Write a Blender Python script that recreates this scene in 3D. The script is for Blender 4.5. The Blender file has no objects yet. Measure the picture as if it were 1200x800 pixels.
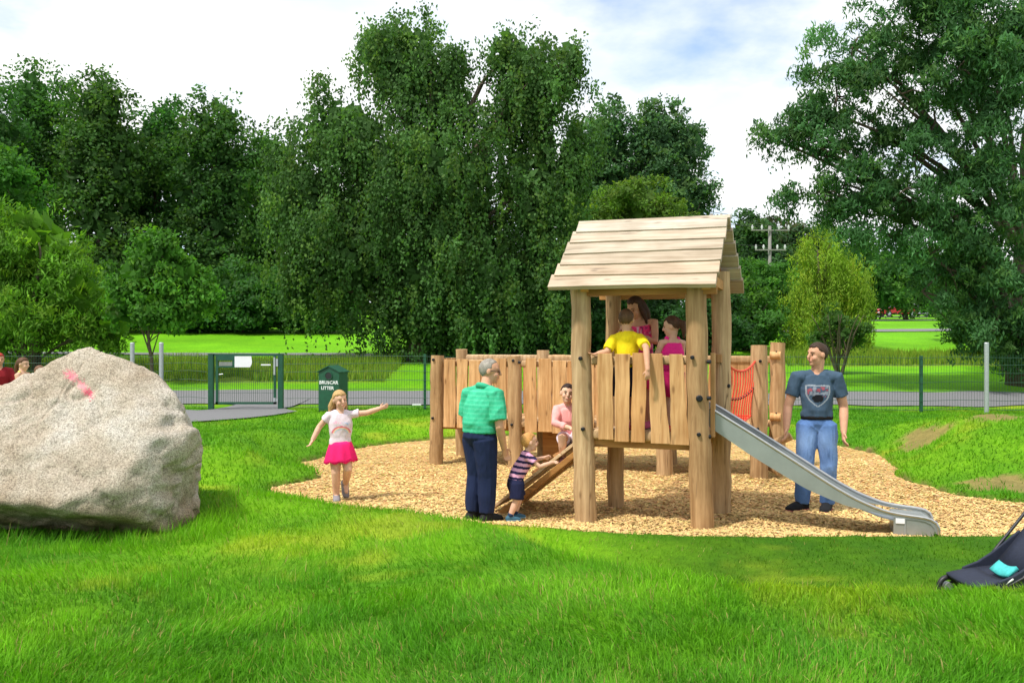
import bpy, bmesh, math, random
import numpy as np
from mathutils import Vector, Matrix

random.seed(7)
S = bpy.context.scene
COL = S.collection
R = math.radians

# ------------------------------------------------------------------ camera, sky, sun, exposure
cam_data = bpy.data.cameras.new('camera')
cam = bpy.data.objects.new('camera', cam_data); COL.objects.link(cam)
cam.location = (0, 0, 1.75); cam.rotation_euler = (R(90), 0, 0)
cam_data.sensor_width = 36.0; cam_data.lens = 31.17
cam_data.clip_start = 0.05; cam_data.clip_end = 2000
S.camera = cam

SUN_AZ, SUN_EL = R(-128), R(60)          # azimuth measured from +Y towards +X
sun_vec = Vector((math.cos(SUN_EL) * math.sin(SUN_AZ), math.cos(SUN_EL) * math.cos(SUN_AZ), math.sin(SUN_EL)))
sd_ = bpy.data.lights.new('sun', 'SUN'); sd_.energy = 3.2; sd_.angle = R(5.0); sd_.color = (1.0, 0.955, 0.88)
sun = bpy.data.objects.new('sun', sd_); COL.objects.link(sun)
sun.location = (-20, -20, 40)
sun.rotation_euler = sun_vec.to_track_quat('Z', 'Y').to_euler()

W = bpy.data.worlds.new('World'); S.world = W; W.use_nodes = True
nt = W.node_tree; nt.nodes.clear()
def wn(t, **k):
    n = nt.nodes.new(t)
    for a, v in k.items(): setattr(n, a, v)
    return n
wl = nt.links.new
sky = wn('ShaderNodeTexSky', sky_type='NISHITA', sun_disc=False, sun_elevation=SUN_EL, sun_rotation=SUN_AZ)
sky.air_density = 1.0; sky.dust_density = 0.6; sky.ozone_density = 2.0
bg1 = wn('ShaderNodeBackground'); bg1.inputs[1].default_value = 0.15
wl(sky.outputs[0], bg1.inputs[0])
tc = wn('ShaderNodeTexCoord'); sp = wn('ShaderNodeSeparateXYZ'); wl(tc.outputs['Generated'], sp.inputs[0])
ad = wn('ShaderNodeMath', operation='ADD'); wl(sp.outputs[2], ad.inputs[0]); ad.inputs[1].default_value = 0.22
mx = wn('ShaderNodeMath', operation='MAXIMUM'); wl(ad.outputs[0], mx.inputs[0]); mx.inputs[1].default_value = 0.08
dx = wn('ShaderNodeMath', operation='DIVIDE'); wl(sp.outputs[0], dx.inputs[0]); wl(mx.outputs[0], dx.inputs[1])
dy = wn('ShaderNodeMath', operation='DIVIDE'); wl(sp.outputs[1], dy.inputs[0]); wl(mx.outputs[0], dy.inputs[1])
cb = wn('ShaderNodeCombineXYZ'); wl(dx.outputs[0], cb.inputs[0]); wl(dy.outputs[0], cb.inputs[1])
cb.inputs[2].default_value = 10.31
no = wn('ShaderNodeTexNoise'); no.inputs['Scale'].default_value = 1.15; no.inputs['Detail'].default_value = 7; no.inputs['Roughness'].default_value = 0.56
wl(cb.outputs[0], no.inputs['Vector'])
rp = wn('ShaderNodeValToRGB'); rp.color_ramp.elements[0].position = 0.30; rp.color_ramp.elements[1].position = 0.45
wl(no.outputs[0], rp.inputs[0])
no2 = wn('ShaderNodeTexNoise'); no2.inputs['Scale'].default_value = 1.9; no2.inputs['Detail'].default_value = 5
mp2 = wn('ShaderNodeVectorMath', operation='ADD'); mp2.inputs[1].default_value = (5.3, 1.7, 0.4)
wl(cb.outputs[0], mp2.inputs[0]); wl(mp2.outputs[0], no2.inputs['Vector'])
rp2 = wn('ShaderNodeValToRGB')
rp2.color_ramp.elements[0].position = 0.36; rp2.color_ramp.elements[0].color = (0.70, 0.79, 0.90, 1)
rp2.color_ramp.elements[1].position = 0.60; rp2.color_ramp.elements[1].color = (1.0, 1.0, 1.0, 1)
wl(no2.outputs[0], rp2.inputs[0])
bg2 = wn('ShaderNodeBackground'); bg2.inputs[1].default_value = 0.82
wl(rp2.outputs[0], bg2.inputs[0])
ms = wn('ShaderNodeMixShader'); wl(rp.outputs[0], ms.inputs[0]); wl(bg1.outputs[0], ms.inputs[1]); wl(bg2.outputs[0], ms.inputs[2])
wo = wn('ShaderNodeOutputWorld'); wl(ms.outputs[0], wo.inputs[0])

S.view_settings.view_transform = 'Standard'; S.view_settings.look = 'None'
S.view_settings.exposure = 0.64; S.view_settings.gamma = 1.0; S.view_settings.use_curve_mapping = False
S.render.engine = 'CYCLES'
S.cycles.max_bounces = 5; S.cycles.diffuse_bounces = 3; S.cycles.glossy_bounces = 2; S.cycles.transmission_bounces = 3
S.cycles.sample_clamp_indirect = 4.0

# ------------------------------------------------------------------ numeric helpers
def smooth(a, b, x):
    t = np.clip((x - a) / (b - a), 0, 1); return t * t * (3 - 2 * t)
def hash3(ix, iy, iz, seed):
    h = (ix.astype(np.int64) * 374761393 + iy.astype(np.int64) * 668265263 + iz.astype(np.int64) * 2147483647 + seed * 1274126177) & 0xffffffff
    h = ((h ^ (h >> 13)) * 1274126177) & 0xffffffff
    return ((h ^ (h >> 16)) & 0xffffff) / float(0xffffff)
def vnoise(x, y, z=None, seed=0):
    x = np.asarray(x, float); y = np.asarray(y, float)
    z = np.zeros_like(x) if z is None else np.asarray(z, float)
    ix, iy, iz = np.floor(x), np.floor(y), np.floor(z)
    fx, fy, fz = x - ix, y - iy, z - iz
    fx = fx * fx * (3 - 2 * fx); fy = fy * fy * (3 - 2 * fy); fz = fz * fz * (3 - 2 * fz)
    r = 0
    for a in (0, 1):
        for b in (0, 1):
            for c in (0, 1):
                w = (fx if a else 1 - fx) * (fy if b else 1 - fy) * (fz if c else 1 - fz)
                r = r + w * hash3(ix + a, iy + b, iz + c, seed)
    return r * 2 - 1
def fbm(x, y, z=None, oct=4, seed=0):
    r = 0; a = 1.0; f = 1.0
    for o in range(oct):
        r = r + a * vnoise(x * f, y * f, None if z is None else z * f, seed + o * 17); a *= 0.5; f *= 2.03
    return r
rng = np.random.default_rng(11)

# ------------------------------------------------------------------ mesh helpers
def mesh_np(name, V, F, col=None, smooth_shade=False):
    me = bpy.data.meshes.new(name)
    V = np.ascontiguousarray(V, np.float32); F = np.ascontiguousarray(F, np.int32)
    k = F.shape[1]
    me.vertices.add(len(V)); me.vertices.foreach_set('co', V.ravel())
    me.loops.add(F.size); me.loops.foreach_set('vertex_index', F.ravel())
    me.polygons.add(len(F)); me.polygons.foreach_set('loop_start', np.arange(0, F.size, k, dtype=np.int32))
    if smooth_shade: me.polygons.foreach_set('use_smooth', np.ones(len(F), bool))
    me.update(calc_edges=True)
    if col is not None: set_col(me, col)
    return me
def set_col(me, col):
    a = me.color_attributes.new('Col', 'FLOAT_COLOR', 'POINT')
    c = np.ones((len(me.vertices), 4), np.float32); c[:, :3] = col
    a.data.foreach_set('color', c.ravel())
def verts_of(me):
    v = np.empty(len(me.vertices) * 3, np.float32); me.vertices.foreach_get('co', v); return v.reshape(-1, 3)
def link(name, me, mat, parent=None, loc=None, rot=None):
    o = bpy.data.objects.new(name, me); COL.objects.link(o)
    if me is not None and mat is not None and not len(me.materials): me.materials.append(mat)
    if parent is not None: o.parent = parent
    if loc is not None: o.location = loc
    if rot is not None: o.rotation_euler = rot
    return o
def thing(name, label, cat, loc=(0, 0, 0), rz=0.0, group=None):
    o = bpy.data.objects.new(name, None); COL.objects.link(o); o.empty_display_size = 0.1
    o.location = loc; o.rotation_euler = (0, 0, rz)
    return tag(o, label, cat, group)
def tag(o, label, cat, group=None, kind=None):
    o['label'] = label
    if cat: o['category'] = cat
    if group: o['group'] = group
    if kind: o['kind'] = kind
    return o
def structure(o): o['kind'] = 'structure'; return o
def V3(*a): return np.array(a, float)
def unit(v):
    v = np.asarray(v, float); return v / (np.linalg.norm(v) + 1e-9)

class MB:
    """collects shapes that become one mesh"""
    def __init__(s): s.v = []; s.f = []
    def add(s, V, F):
        o = len(s.v); s.v.extend([tuple(map(float, p)) for p in V]); s.f.extend([tuple(i + o for i in q) for q in F]); return s
    def box(s, c, size, rot=None):
        c = np.asarray(c, float); h = np.asarray(size, float) / 2
        P = np.array([[x, y, z] for x in (-1, 1) for y in (-1, 1) for z in (-1, 1)], float) * h
        if rot is not None: P = P @ np.array(rot).T
        return s.add(P + c, [(0, 1, 3, 2), (4, 6, 7, 5), (0, 4, 5, 1), (2, 3, 7, 6), (0, 2, 6, 4), (1, 5, 7, 3)])
    def bar(s, a, b, w, t, ref=(0, 0, 1)):
        a = np.asarray(a, float); b = np.asarray(b, float); d = b - a; L = np.linalg.norm(d); d = d / L
        r = np.asarray(ref, float); x = unit(np.cross(r, d)) if abs(np.dot(r, d)) < .99 else unit(np.cross((1, 0, 0), d))
        y = np.cross(d, x)
        return s.box((a + b) / 2, (w, t, L), np.stack([x, y, d], 1))
    def tube(s, pts, rad, n=10, cap='round', ref=None, capn=3):
        P = [np.asarray(p, float) for p in pts]
        rd = [(r, r) if np.isscalar(r) else tuple(r) for r in rad]
        if cap == 'round':
            t0 = unit(P[0] - P[1]); t1 = unit(P[-1] - P[-2]); A = []; B = []
            for k in range(capn, 0, -1):
                a = k / capn * math.pi / 2 * .96; m = min(rd[0]); A.append((P[0] + t0 * m * math.sin(a), (rd[0][0] * math.cos(a), rd[0][1] * math.cos(a))))
            for k in range(1, capn + 1):
                a = k / capn * math.pi / 2 * .96; m = min(rd[-1]); B.append((P[-1] + t1 * m * math.sin(a), (rd[-1][0] * math.cos(a), rd[-1][1] * math.cos(a))))
            P = [p for p, _ in A] + P + [p for p, _ in B]; rd = [r for _, r in A] + rd + [r for _, r in B]
        N = len(P); rings = []; x = None
        for i in range(N):
            t = unit(P[min(i + 1, N - 1)] - P[max(i - 1, 0)])
            if ref is not None: base = np.asarray(ref, float)
            elif x is None: base = np.array((1., 0, 0)) if abs(t[0]) < .9 else np.array((0, 1., 0))
            else: base = x
            x = unit(base - t * np.dot(base, t)); y = np.cross(t, x)
            a = np.arange(n) * 2 * math.pi / n
            rings.append(P[i] + np.outer(np.cos(a) * rd[i][0], x) + np.outer(np.sin(a) * rd[i][1], y))
        F = []
        for i in range(N - 1):
            for k in range(n):
                k2 = (k + 1) % n; F.append((i * n + k, i * n + k2, (i + 1) * n + k2, (i + 1) * n + k))
        F.append(tuple(range(n - 1, -1, -1))); F.append(tuple((N - 1) * n + k for k in range(n)))
        return s.add(np.concatenate(rings), F)
    def ball(s, c, r, axes=None, nu=14, nv=9):
        r = np.asarray(r if not np.isscalar(r) else (r, r, r), float); A = np.eye(3) if axes is None else np.array(axes).T
        P = [(0, 0, -1)]
        for j in range(1, nv):
            ph = -math.pi / 2 + math.pi * j / nv
            for i in range(nu):
                th = 2 * math.pi * i / nu; P.append((math.cos(ph) * math.cos(th), math.cos(ph) * math.sin(th), math.sin(ph)))
        P.append((0, 0, 1)); P = (np.array(P) * r) @ A.T + np.asarray(c, float)
        F = []; L = len(P) - 1
        for i in range(nu):
            i2 = (i + 1) % nu
            F.append((0, 1 + i2, 1 + i)); F.append((L, L - nu + i, L - nu + i2))
            for j in range(nv - 2):
                a = 1 + j * nu; F.append((a + i, a + i2, a + nu + i2, a + nu + i))
        return s.add(P, F)
    def prism(s, poly, a, b, axis='y'):
        """polygon of (u, w) extruded between a and b along an axis"""
        def q(u, w, t): return {'y': (u, t, w), 'x': (t, u, w), 'z': (u, w, t)}[axis]
        n = len(poly); Vv = [q(u, w, a) for u, w in poly] + [q(u, w, b) for u, w in poly]
        F = [tuple(range(n)), tuple(range(2 * n - 1, n - 1, -1))] + [(i, i + n, (i + 1) % n + n, (i + 1) % n) for i in range(n)]
        return s.add(Vv, F)
    def mesh(s, name, smooth_shade=False):
        me = bpy.data.meshes.new(name); me.from_pydata(s.v, [], s.f)
        bm = bmesh.new(); bm.from_mesh(me); bmesh.ops.recalc_face_normals(bm, faces=bm.faces); bm.to_mesh(me); bm.free()
        if smooth_shade: me.polygons.foreach_set('use_smooth', np.ones(len(me.polygons), bool))
        me.update(); return me
    def build(s, name, mat, parent=None, smooth_shade=False, bevel=0.0, loc=None, rot=None, auto=False):
        me = s.mesh(name, smooth_shade)
        if bevel:
            bm = bmesh.new(); bm.from_mesh(me)
            ed = [e for e in bm.edges if len(e.link_faces) == 2 and e.calc_face_angle(0) > 0.6]
            bmesh.ops.bevel(bm, geom=ed, offset=bevel, segments=2, affect='EDGES', profile=.6)
            bm.to_mesh(me); bm.free()
        o = link(name, me, mat, parent, loc, rot)
        if auto: me.shade_smooth(); me.set_sharp_from_angle(angle=R(38))
        return o

# ------------------------------------------------------------------ materials
def mat_new(name):
    m = bpy.data.materials.new(name); m.use_nodes = True; t = m.node_tree
    return m, t, t.nodes['Principled BSDF']
def nd(t, kind, **k):
    n = t.nodes.new(kind)
    for a, v in k.items(): setattr(n, a, v)
    return n
def mixc(t, fac, a, b, mode='MIX'):
    n = t.nodes.new('ShaderNodeMix'); n.data_type = 'RGBA'; n.blend_type = mode
    for i, v in ((0, fac), (6, a), (7, b)):
        if hasattr(v, 'is_output'): t.links.new(v, n.inputs[i])
        elif i == 0: n.inputs[0].default_value = v
        else: n.inputs[i].default_value = (*v, 1)
    return n.outputs[2]
def noise_out(t, scale, detail=4, rough=.55, vec=None, coord='Object', stretch=(1, 1, 1)):
    n = t.nodes.new('ShaderNodeTexNoise'); n.inputs['Scale'].default_value = scale; n.inputs['Detail'].default_value = detail; n.inputs['Roughness'].default_value = rough
    if vec is None:
        c = t.nodes.new('ShaderNodeTexCoord'); mp = t.nodes.new('ShaderNodeMapping'); mp.inputs['Scale'].default_value = stretch
        t.links.new(c.outputs[coord], mp.inputs[0]); vec = mp.outputs[0]
    t.links.new(vec, n.inputs['Vector']); return n.outputs[0]
def ramp(t, fac, stops):
    n = t.nodes.new('ShaderNodeValToRGB'); e = n.color_ramp.elements
    while len(e) < len(stops): e.new(0.5)
    for i, (p, c) in enumerate(stops): e[i].position = p; e[i].color = (*c, 1)
    t.links.new(fac, n.inputs[0]); return n.outputs[0]
def bump(t, b, h, strength=.3, dist=.01):
    n = t.nodes.new('ShaderNodeBump'); n.inputs['Strength'].default_value = strength; n.inputs['Distance'].default_value = dist
    t.links.new(h, n.inputs['Height']); t.links.new(n.outputs[0], b.inputs['Normal'])
def plain(name, c, rough=.6, metal=0.0, var=.12, scale=14, bmp=.0):
    m, t, b = mat_new(name)
    f = noise_out(t, scale, 5, .6)
    lo = tuple(x * (1 - var) for x in c); hi = tuple(min(1, x * (1 + var)) for x in c)
    t.links.new(ramp(t, f, [(.3, lo), (.7, hi)]), b.inputs['Base Color'])
    b.inputs['Roughness'].default_value = rough; b.inputs['Metallic'].default_value = metal
    if bmp: bump(t, b, f, bmp, .004)
    return m
def attr_mat(name, rough=.75, var=.15, scale=60, bmp=.15, spec=.3):
    m, t, b = mat_new(name)
    a = nd(t, 'ShaderNodeVertexColor', layer_name='Col')
    f = noise_out(t, scale, 4, .6)
    g = ramp(t, f, [(.3, (1 - var,) * 3), (.7, (1 + var * .6,) * 3)])
    t.links.new(mixc(t, 1.0, a.outputs[0], g, 'MULTIPLY'), b.inputs['Base Color'])
    b.inputs['Roughness'].default_value = rough; b.inputs['Specular IOR Level'].default_value = spec
    if bmp: bump(t, b, f, bmp, .004)
    return m
def wood(name, c1, c2, axis='z', knots=True, grey=.0):
    """sawn or peeled timber: grain runs along one axis of each piece"""
    m, t, b = mat_new(name)
    c = nd(t, 'ShaderNodeTexCoord'); oi = nd(t, 'ShaderNodeObjectInfo')
    off = nd(t, 'ShaderNodeVectorMath', operation='SCALE'); off.inputs[0].default_value = (37.0, 21.0, 53.0); t.links.new(oi.outputs['Random'], off.inputs['Scale'])
    ad = nd(t, 'ShaderNodeVectorMath', operation='ADD'); t.links.new(c.outputs['Object'], ad.inputs[0]); t.links.new(off.outputs[0], ad.inputs[1])
    st = {'z': (1, 1, .07), 'x': (.07, 1, 1), 'y': (1, .07, 1)}[axis]
    mp = nd(t, 'ShaderNodeMapping'); mp.inputs['Scale'].default_value = st; t.links.new(ad.outputs[0], mp.inputs[0])
    g = noise_out(t, 26, 5, .62, mp.outputs[0])
    base = ramp(t, g, [(.33, c2), (.5, tuple((a + b_) / 2 for a, b_ in zip(c1, c2))), (.66, c1)])
    big = noise_out(t, 2.3, 3, .5, ad.outputs[0])
    base = mixc(t, 1.0, base, ramp(t, big, [(.3, (.80, .76, .70)), (.7, (1.1, 1.08, 1.05))]), 'MULTIPLY')
    rv = ramp(t, oi.outputs['Random'], [(0, (.80, .70, .58)), (.3, (1, .96, .9)), (.55, (1.12, 1.12, 1.12)), (.78, (.98, .86, .74)), (1, (1.06, 1.06, 1.08))])
    base = mixc(t, 1.0, base, rv, 'MULTIPLY')
    if knots:
        sk = {'z': (6, 6, 2.2), 'x': (2.2, 6, 6), 'y': (6, 2.2, 6)}[axis]
        mk = nd(t, 'ShaderNodeMapping'); mk.inputs['Scale'].default_value = sk; t.links.new(ad.outputs[0], mk.inputs[0])
        vo = nd(t, 'ShaderNodeTexVoronoi'); vo.inputs['Scale'].default_value = 1.0; t.links.new(mk.outputs[0], vo.inputs['Vector'])
        kf = ramp(t, vo.outputs['Distance'], [(.04, (.75,) * 3), (.12, (0, 0, 0))])
        base = mixc(t, kf, base, (c2[0] * .45, c2[1] * .38, c2[2] * .32))
    # drying cracks running with the grain
    mc_ = nd(t, 'ShaderNodeMapping'); mc_.inputs['Scale'].default_value = {'z': (1, 1, .045), 'x': (.045, 1, 1), 'y': (1, .045, 1)}[axis]; t.links.new(ad.outputs[0], mc_.inputs[0])
    ck = ramp(t, noise_out(t, 11, 2, .4, mc_.outputs[0]), [(.485, (0, 0, 0)), (.5, (.8,) * 3), (.515, (0, 0, 0))])
    cm = ramp(t, noise_out(t, 3.0, 2, .5, ad.outputs[0]), [(.48, (0, 0, 0)), (.60, (1, 1, 1))])
    base = mixc(t, mixc(t, 1.0, ck, cm, 'MULTIPLY'), base, (c2[0] * .30, c2[1] * .26, c2[2] * .24))
    t.links.new(base, b.inputs['Base Color']); b.inputs['Roughness'].default_value = .72
    b.inputs['Specular IOR Level'].default_value = .25
    bump(t, b, g, .35, .006)
    return m
def leaf_mat(name, trans=.45):
    m, t, b = mat_new(name)
    a = nd(t, 'ShaderNodeVertexColor', layer_name='Col')
    t.links.new(a.outputs[0], b.inputs['Base Color']); b.inputs['Roughness'].default_value = .65; b.inputs['Specular IOR Level'].default_value = .18
    tr = nd(t, 'ShaderNodeBsdfTranslucent')
    t.links.new(mixc(t, 1.0, a.outputs[0], (1.35, 1.45, .6), 'MULTIPLY'), tr.inputs[0])
    mx = nd(t, 'ShaderNodeMixShader'); mx.inputs[0].default_value = trans
    t.links.new(b.outputs[0], mx.inputs[1]); t.links.new(tr.outputs[0], mx.inputs[2]); t.links.new(mx.outputs[0], t.nodes['Material Output'].inputs[0])
    return m

M = {}
M['leaf'] = leaf_mat('leaf'); M['grass'] = leaf_mat('grass_blade', .35)
M['cloth'] = attr_mat('cloth', .85, .10, 55, .25, .15); M['skin'] = attr_mat('skin', .62, .08, 30, .12, .25); M['hair'] = attr_mat('hair', .6, .4, 120, .7, .25)
M['post'] = wood('peeled_post', (.56, .41, .245), (.33, .215, .11)); M['board'] = wood('sawn_board', (.63, .405, .20), (.40, .215, .085))
M['roof'] = wood('roof_board', (.53, .49, .43), (.36, .31, .25), 'x'); M['beam'] = wood('dark_timber', (.50, .28, .10), (.33, .155, .05), 'x')
M['deckx'] = wood('deck_board', (.62, .47, .30), (.46, .32, .18), 'y')
M['bolt'] = plain('black_bolt', (.02, .02, .022), .45, .6); M['steel'] = plain('brushed_steel', (.50, .50, .49), .36, .9, .08, 30)
M['galv'] = plain('galvanised_steel', (.42, .45, .46), .5, .6, .1, 20); M['green'] = plain('dark_green_paint', (.008, .072, .036), .45, 0, .2, 10)
M['wire'] = plain('green_wire', (.015, .065, .035), .6, 0, .1); M['asphalt'] = plain('asphalt', (.145, .145, .15), .9, 0, .18, 40, .3)
M['white'] = plain('white_plate', (.78, .78, .80), .5, 0, .03); M['red'] = plain('red_rope', (.72, .055, .025), .7, 0, .25, 60, .3)
M['bark'] = plain('bark', (.10, .075, .05), .9, 0, .4, 18, .5); M['black'] = plain('black_plastic', (.012, .012, .014), .5, 0, .2)
M['navy'] = plain('navy_fabric', (.012, .017, .036), .8, 0, .2, 40, .3); M['teal'] = plain('teal_fabric', (.05, .42, .42), .8, 0, .2, 30, .3)
M['pole'] = plain('grey_pole_wood', (.20, .19, .175), .9, 0, .15, 8); M['porcelain'] = plain('porcelain', (.50, .50, .50), .3)
M['glass'] = plain('dark_glass', (.02, .025, .03), .08, 0, .1); M['brass'] = plain('lock_metal', (.3, .31, .29), .4, .8)
# ------------------------------------------------------------------ terrain
F_ = 1039.0
def at(px, py, d): return ((px - 600) * d / F_, d, 1.75 - (py - 400) * d / F_)
# outline of the wood chip pit, in metres
PIT = [(-2.62, 10.0), (-2.25, 9.6), (-1.75, 9.05), (-1.25, 8.75), (-.76, 8.50), (-.33, 8.34), (.31, 8.05), (.78, 7.90), (1.25, 7.80), (1.95, 7.74),
       (3.0, 7.72), (3.75, 7.78), (4.6, 7.80), (5.6, 7.95), (6.8, 8.4), (7.0, 9.2), (5.5, 9.35), (4.95, 9.75), (4.95, 10.5), (4.85, 11.2), (5.25, 12.4), (5.55, 13.3),
       (5.3, 14.6), (5.0, 15.7), (4.4, 16.1), (3.0, 16.35), (1.5, 16.4), (0, 16.2), (-1.4, 15.5), (-2.0, 14.9), (-2.45, 14.2), (-2.85, 12.95), (-2.95, 12.2),
       (-2.50, 11.55), (-2.38, 11.15), (-2.5, 10.8), (-2.72, 10.55), (-2.82, 10.3)]
_pp = np.array(PIT)
# smooth the outline a little
for _ in range(2):
    nx = np.roll(_pp, -1, 0); _pp = np.stack([_pp * .75 + nx * .25, _pp * .25 + nx * .75], 1).reshape(-1, 2)
def pit_sd(x, y):
    """signed distance to the pit outline, negative inside"""
    x = np.asarray(x, float); y = np.asarray(y, float); shp = x.shape; x = x.ravel(); y = y.ravel()
    out = np.full(x.shape, 9.0)
    near = (x > -5) & (x < 9) & (y > 5.5) & (y < 18.5)
    if near.any():
        X = x[near]; Y = y[near]; best = np.full(X.shape, 1e9); ins = np.zeros(X.shape, bool)
        A = _pp; Bq = np.roll(_pp, -1, 0)
        for (ax, ay), (bx, by) in zip(A, Bq):
            ex, ey = bx - ax, by - ay; L = ex * ex + ey * ey + 1e-12
            t = np.clip(((X - ax) * ex + (Y - ay) * ey) / L, 0, 1)
            best = np.minimum(best, (X - ax - t * ex) ** 2 + (Y - ay - t * ey) ** 2)
            c = ((ay > Y) != (by > Y)) & (X < ex * (Y - ay) / (by - ay + 1e-12) + ax)
            ins ^= c
        dd = np.sqrt(best); out[near] = np.where(ins, -dd, dd)
    return out.reshape(shp)
def wobble_sd(x, y):
    return pit_sd(x, y) + .05 * vnoise(np.asarray(x) * 2.7, np.asarray(y) * 2.7, seed=4) + .025 * vnoise(np.asarray(x) * 9, np.asarray(y) * 9, seed=5)
def base_h(x, y):
    x = np.asarray(x, float); y = np.asarray(y, float)
    yc = 5.0 + 3.2 * smooth(1.5, -1.6, x) + .25 * smooth(1.5, 4, x)
    width = .85 + 1.3 * smooth(.5, -2, x)
    z = .03 + .30 * smooth(yc + width, yc - .15, y)
    z = z + .04 * np.exp(-((x - .9) ** 2 / 1.2 + (y - 4.9) ** 2 / .5))
    z = z - .15 * np.exp(-((x + 3.7) ** 2 / 3.0 + (y - 7.1) ** 2 / 1.1))
    back = .20 + .26 * np.exp(-((x + 3.7) ** 2 / 1.6 + (y - 12.6) ** 2 / 3.6)) + .52 * np.exp(-((x - 7.0) ** 2 / 2.2 + (y - 12.6) ** 2 / 5.0)) + .06 * np.exp(-((x + 1) ** 2 / 6 + (y - 17.3) ** 2 / 1.0))
    k = smooth(9.2, 11.5, y)
    z = z * (1 - k) + back * k
    far = .085 * np.clip(y - 22, 0, 26) + .04 * np.clip(y - 48, 0, 400)
    z = z + far
    z = z + .028 * fbm(x * .8, y * .8, oct=3, seed=2) * smooth(60, 20, y) + .010 * fbm(x * 3.1, y * 3.1, oct=2, seed=9) * smooth(20, 10, y)
    return z
def H(x, y):
    x = np.asarray(x, float); y = np.asarray(y, float)
    sd = wobble_sd(x, y); z = base_h(x, y)
    lip = .075
    z = lip + (z - lip) * smooth(-.1, 1.15, sd)
    t = smooth(-.03, .07, sd)
    return z * t - .12 * (1 - t)
def hz(x, y): return float(H(np.array([x]), np.array([y]))[0])

SOIL = [(6.05, 13.1, .34, .5), (6.80, 12.5, .26, .45), (5.75, 10.2, .5, .35), (5.25, 13.7, .25, .5), (6.9, 11.0, .3, .35)]
rows = np.concatenate([np.arange(-8, 3, .6), np.arange(3, 17.2, .062), np.arange(17.3, 34, .3), np.geomspace(34.3, 420, 46)])
uu = np.linspace(-1, 1, 250); uu = np.sign(uu) * (np.abs(uu) * .62 + .38 * np.abs(uu) ** 3)
gx = np.stack([uu * (10 + 1.0 * max(y, 0)) for y in rows]); gy = np.repeat(rows[:, None], len(uu), 1)
gz = H(gx, gy)
nr, nc = gx.shape
idx = np.arange(nr * nc).reshape(nr, nc)
GF = np.stack([idx[:-1, :-1], idx[:-1, 1:], idx[1:, 1:], idx[1:, :-1]], -1).reshape(-1, 4)
def turf_colour(x, y):
    """turf colours: greens, a darker hollow, dry patches, meadow strips and bare soil"""
    n1 = fbm(x * .55, y * .55, oct=3, seed=21); n2 = fbm(x * 2.2, y * 2.2, oct=3, seed=31)
    g = np.array([.165, .365, .010]); yl = np.array([.34, .41, .030]); dk = np.array([.070, .225, .009])
    t = np.clip(.32 + .38 * n1 + .30 * n2, 0, 1)[..., None]
    c = dk * (1 - t) + g * t
    hol = (smooth(5.3, 6.2, y) * smooth(8.6, 7.4, y) * smooth(.2, 1.8, x) * smooth(6, 4.5, x))[..., None]; c = c * (1 - .42 * hol)  # darker tone across the hollow behind the mound crest
    t2 = smooth(.25, .95, n1 * .6 - n2 * .55)[..., None]
    c = c * (1 - .6 * t2) + yl * .6 * t2
    return c
def soil_mask(x, y):
    m = np.zeros_like(x)
    for sx, sy, ra, rb in SOIL:
        q = ((x - sx) / ra) ** 2 + ((y - sy) / rb) ** 2 + .95 * fbm(x * 2.6, y * 2.6, oct=4, seed=6)
        m = np.maximum(m, smooth(1.2, .5, q))
    return m
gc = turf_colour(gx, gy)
far_t = smooth(22, 26, gy)[..., None]
lawn = np.array([.13, .37, .008]) * (1 + .22 * fbm(gx * .22, gy * .5, oct=3, seed=44))[..., None]
gc = gc * (1 - far_t) + lawn * far_t
def meadow_mask(x, y):
    a = smooth(25.6, 26.4, y) * smooth(32.2, 31.0, y) * smooth(-3, -5, x)
    b = smooth(29.8, 30.6, y) * smooth(35.5, 34, y) * smooth(9, 11, x)
    return np.maximum(a, b)
mm = meadow_mask(gx, gy)[..., None]; gc = gc * (1 - mm) + np.array([.17, .27, .025]) * mm
sm_ = soil_mask(gx, gy)[..., None]; gc = gc * (1 - .85 * sm_) + np.array([.27, .19, .09]) * .85 * sm_
edge = (smooth(.10, .02, wobble_sd(gx, gy)))[..., None]; gc = gc * (1 - edge) + np.array([.13, .085, .045]) * edge
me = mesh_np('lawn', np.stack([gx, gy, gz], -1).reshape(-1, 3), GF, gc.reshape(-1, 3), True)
mg, t, b = mat_new('turf')
a = nd(t, 'ShaderNodeVertexColor', layer_name='Col')
f1 = noise_out(t, 9, 6, .7); f2 = noise_out(t, 70, 4, .7); f3 = noise_out(t, 1.1, 4, .6)
c = mixc(t, 1.0, a.outputs[0], ramp(t, f1, [(.3, (.70, .72, .65)), (.7, (1.15, 1.12, 1.1))]), 'MULTIPLY')
c = mixc(t, 1.0, c, ramp(t, f2, [(.3, (.66, .68, .6)), (.7, (1.2, 1.2, 1.1))]), 'MULTIPLY')
c = mixc(t, 1.0, c, ramp(t, f3, [(.35, (.86, .9, .9)), (.65, (1.1, 1.05, 1.0))]), 'MULTIPLY')
t.links.new(c, b.inputs['Base Color']); b.inputs['Roughness'].default_value = .9; b.inputs['Specular IOR Level'].default_value = .1
bump(t, b, f2, .6, .02)
lawn_o = structure(link('lawn', me, mg))

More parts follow.
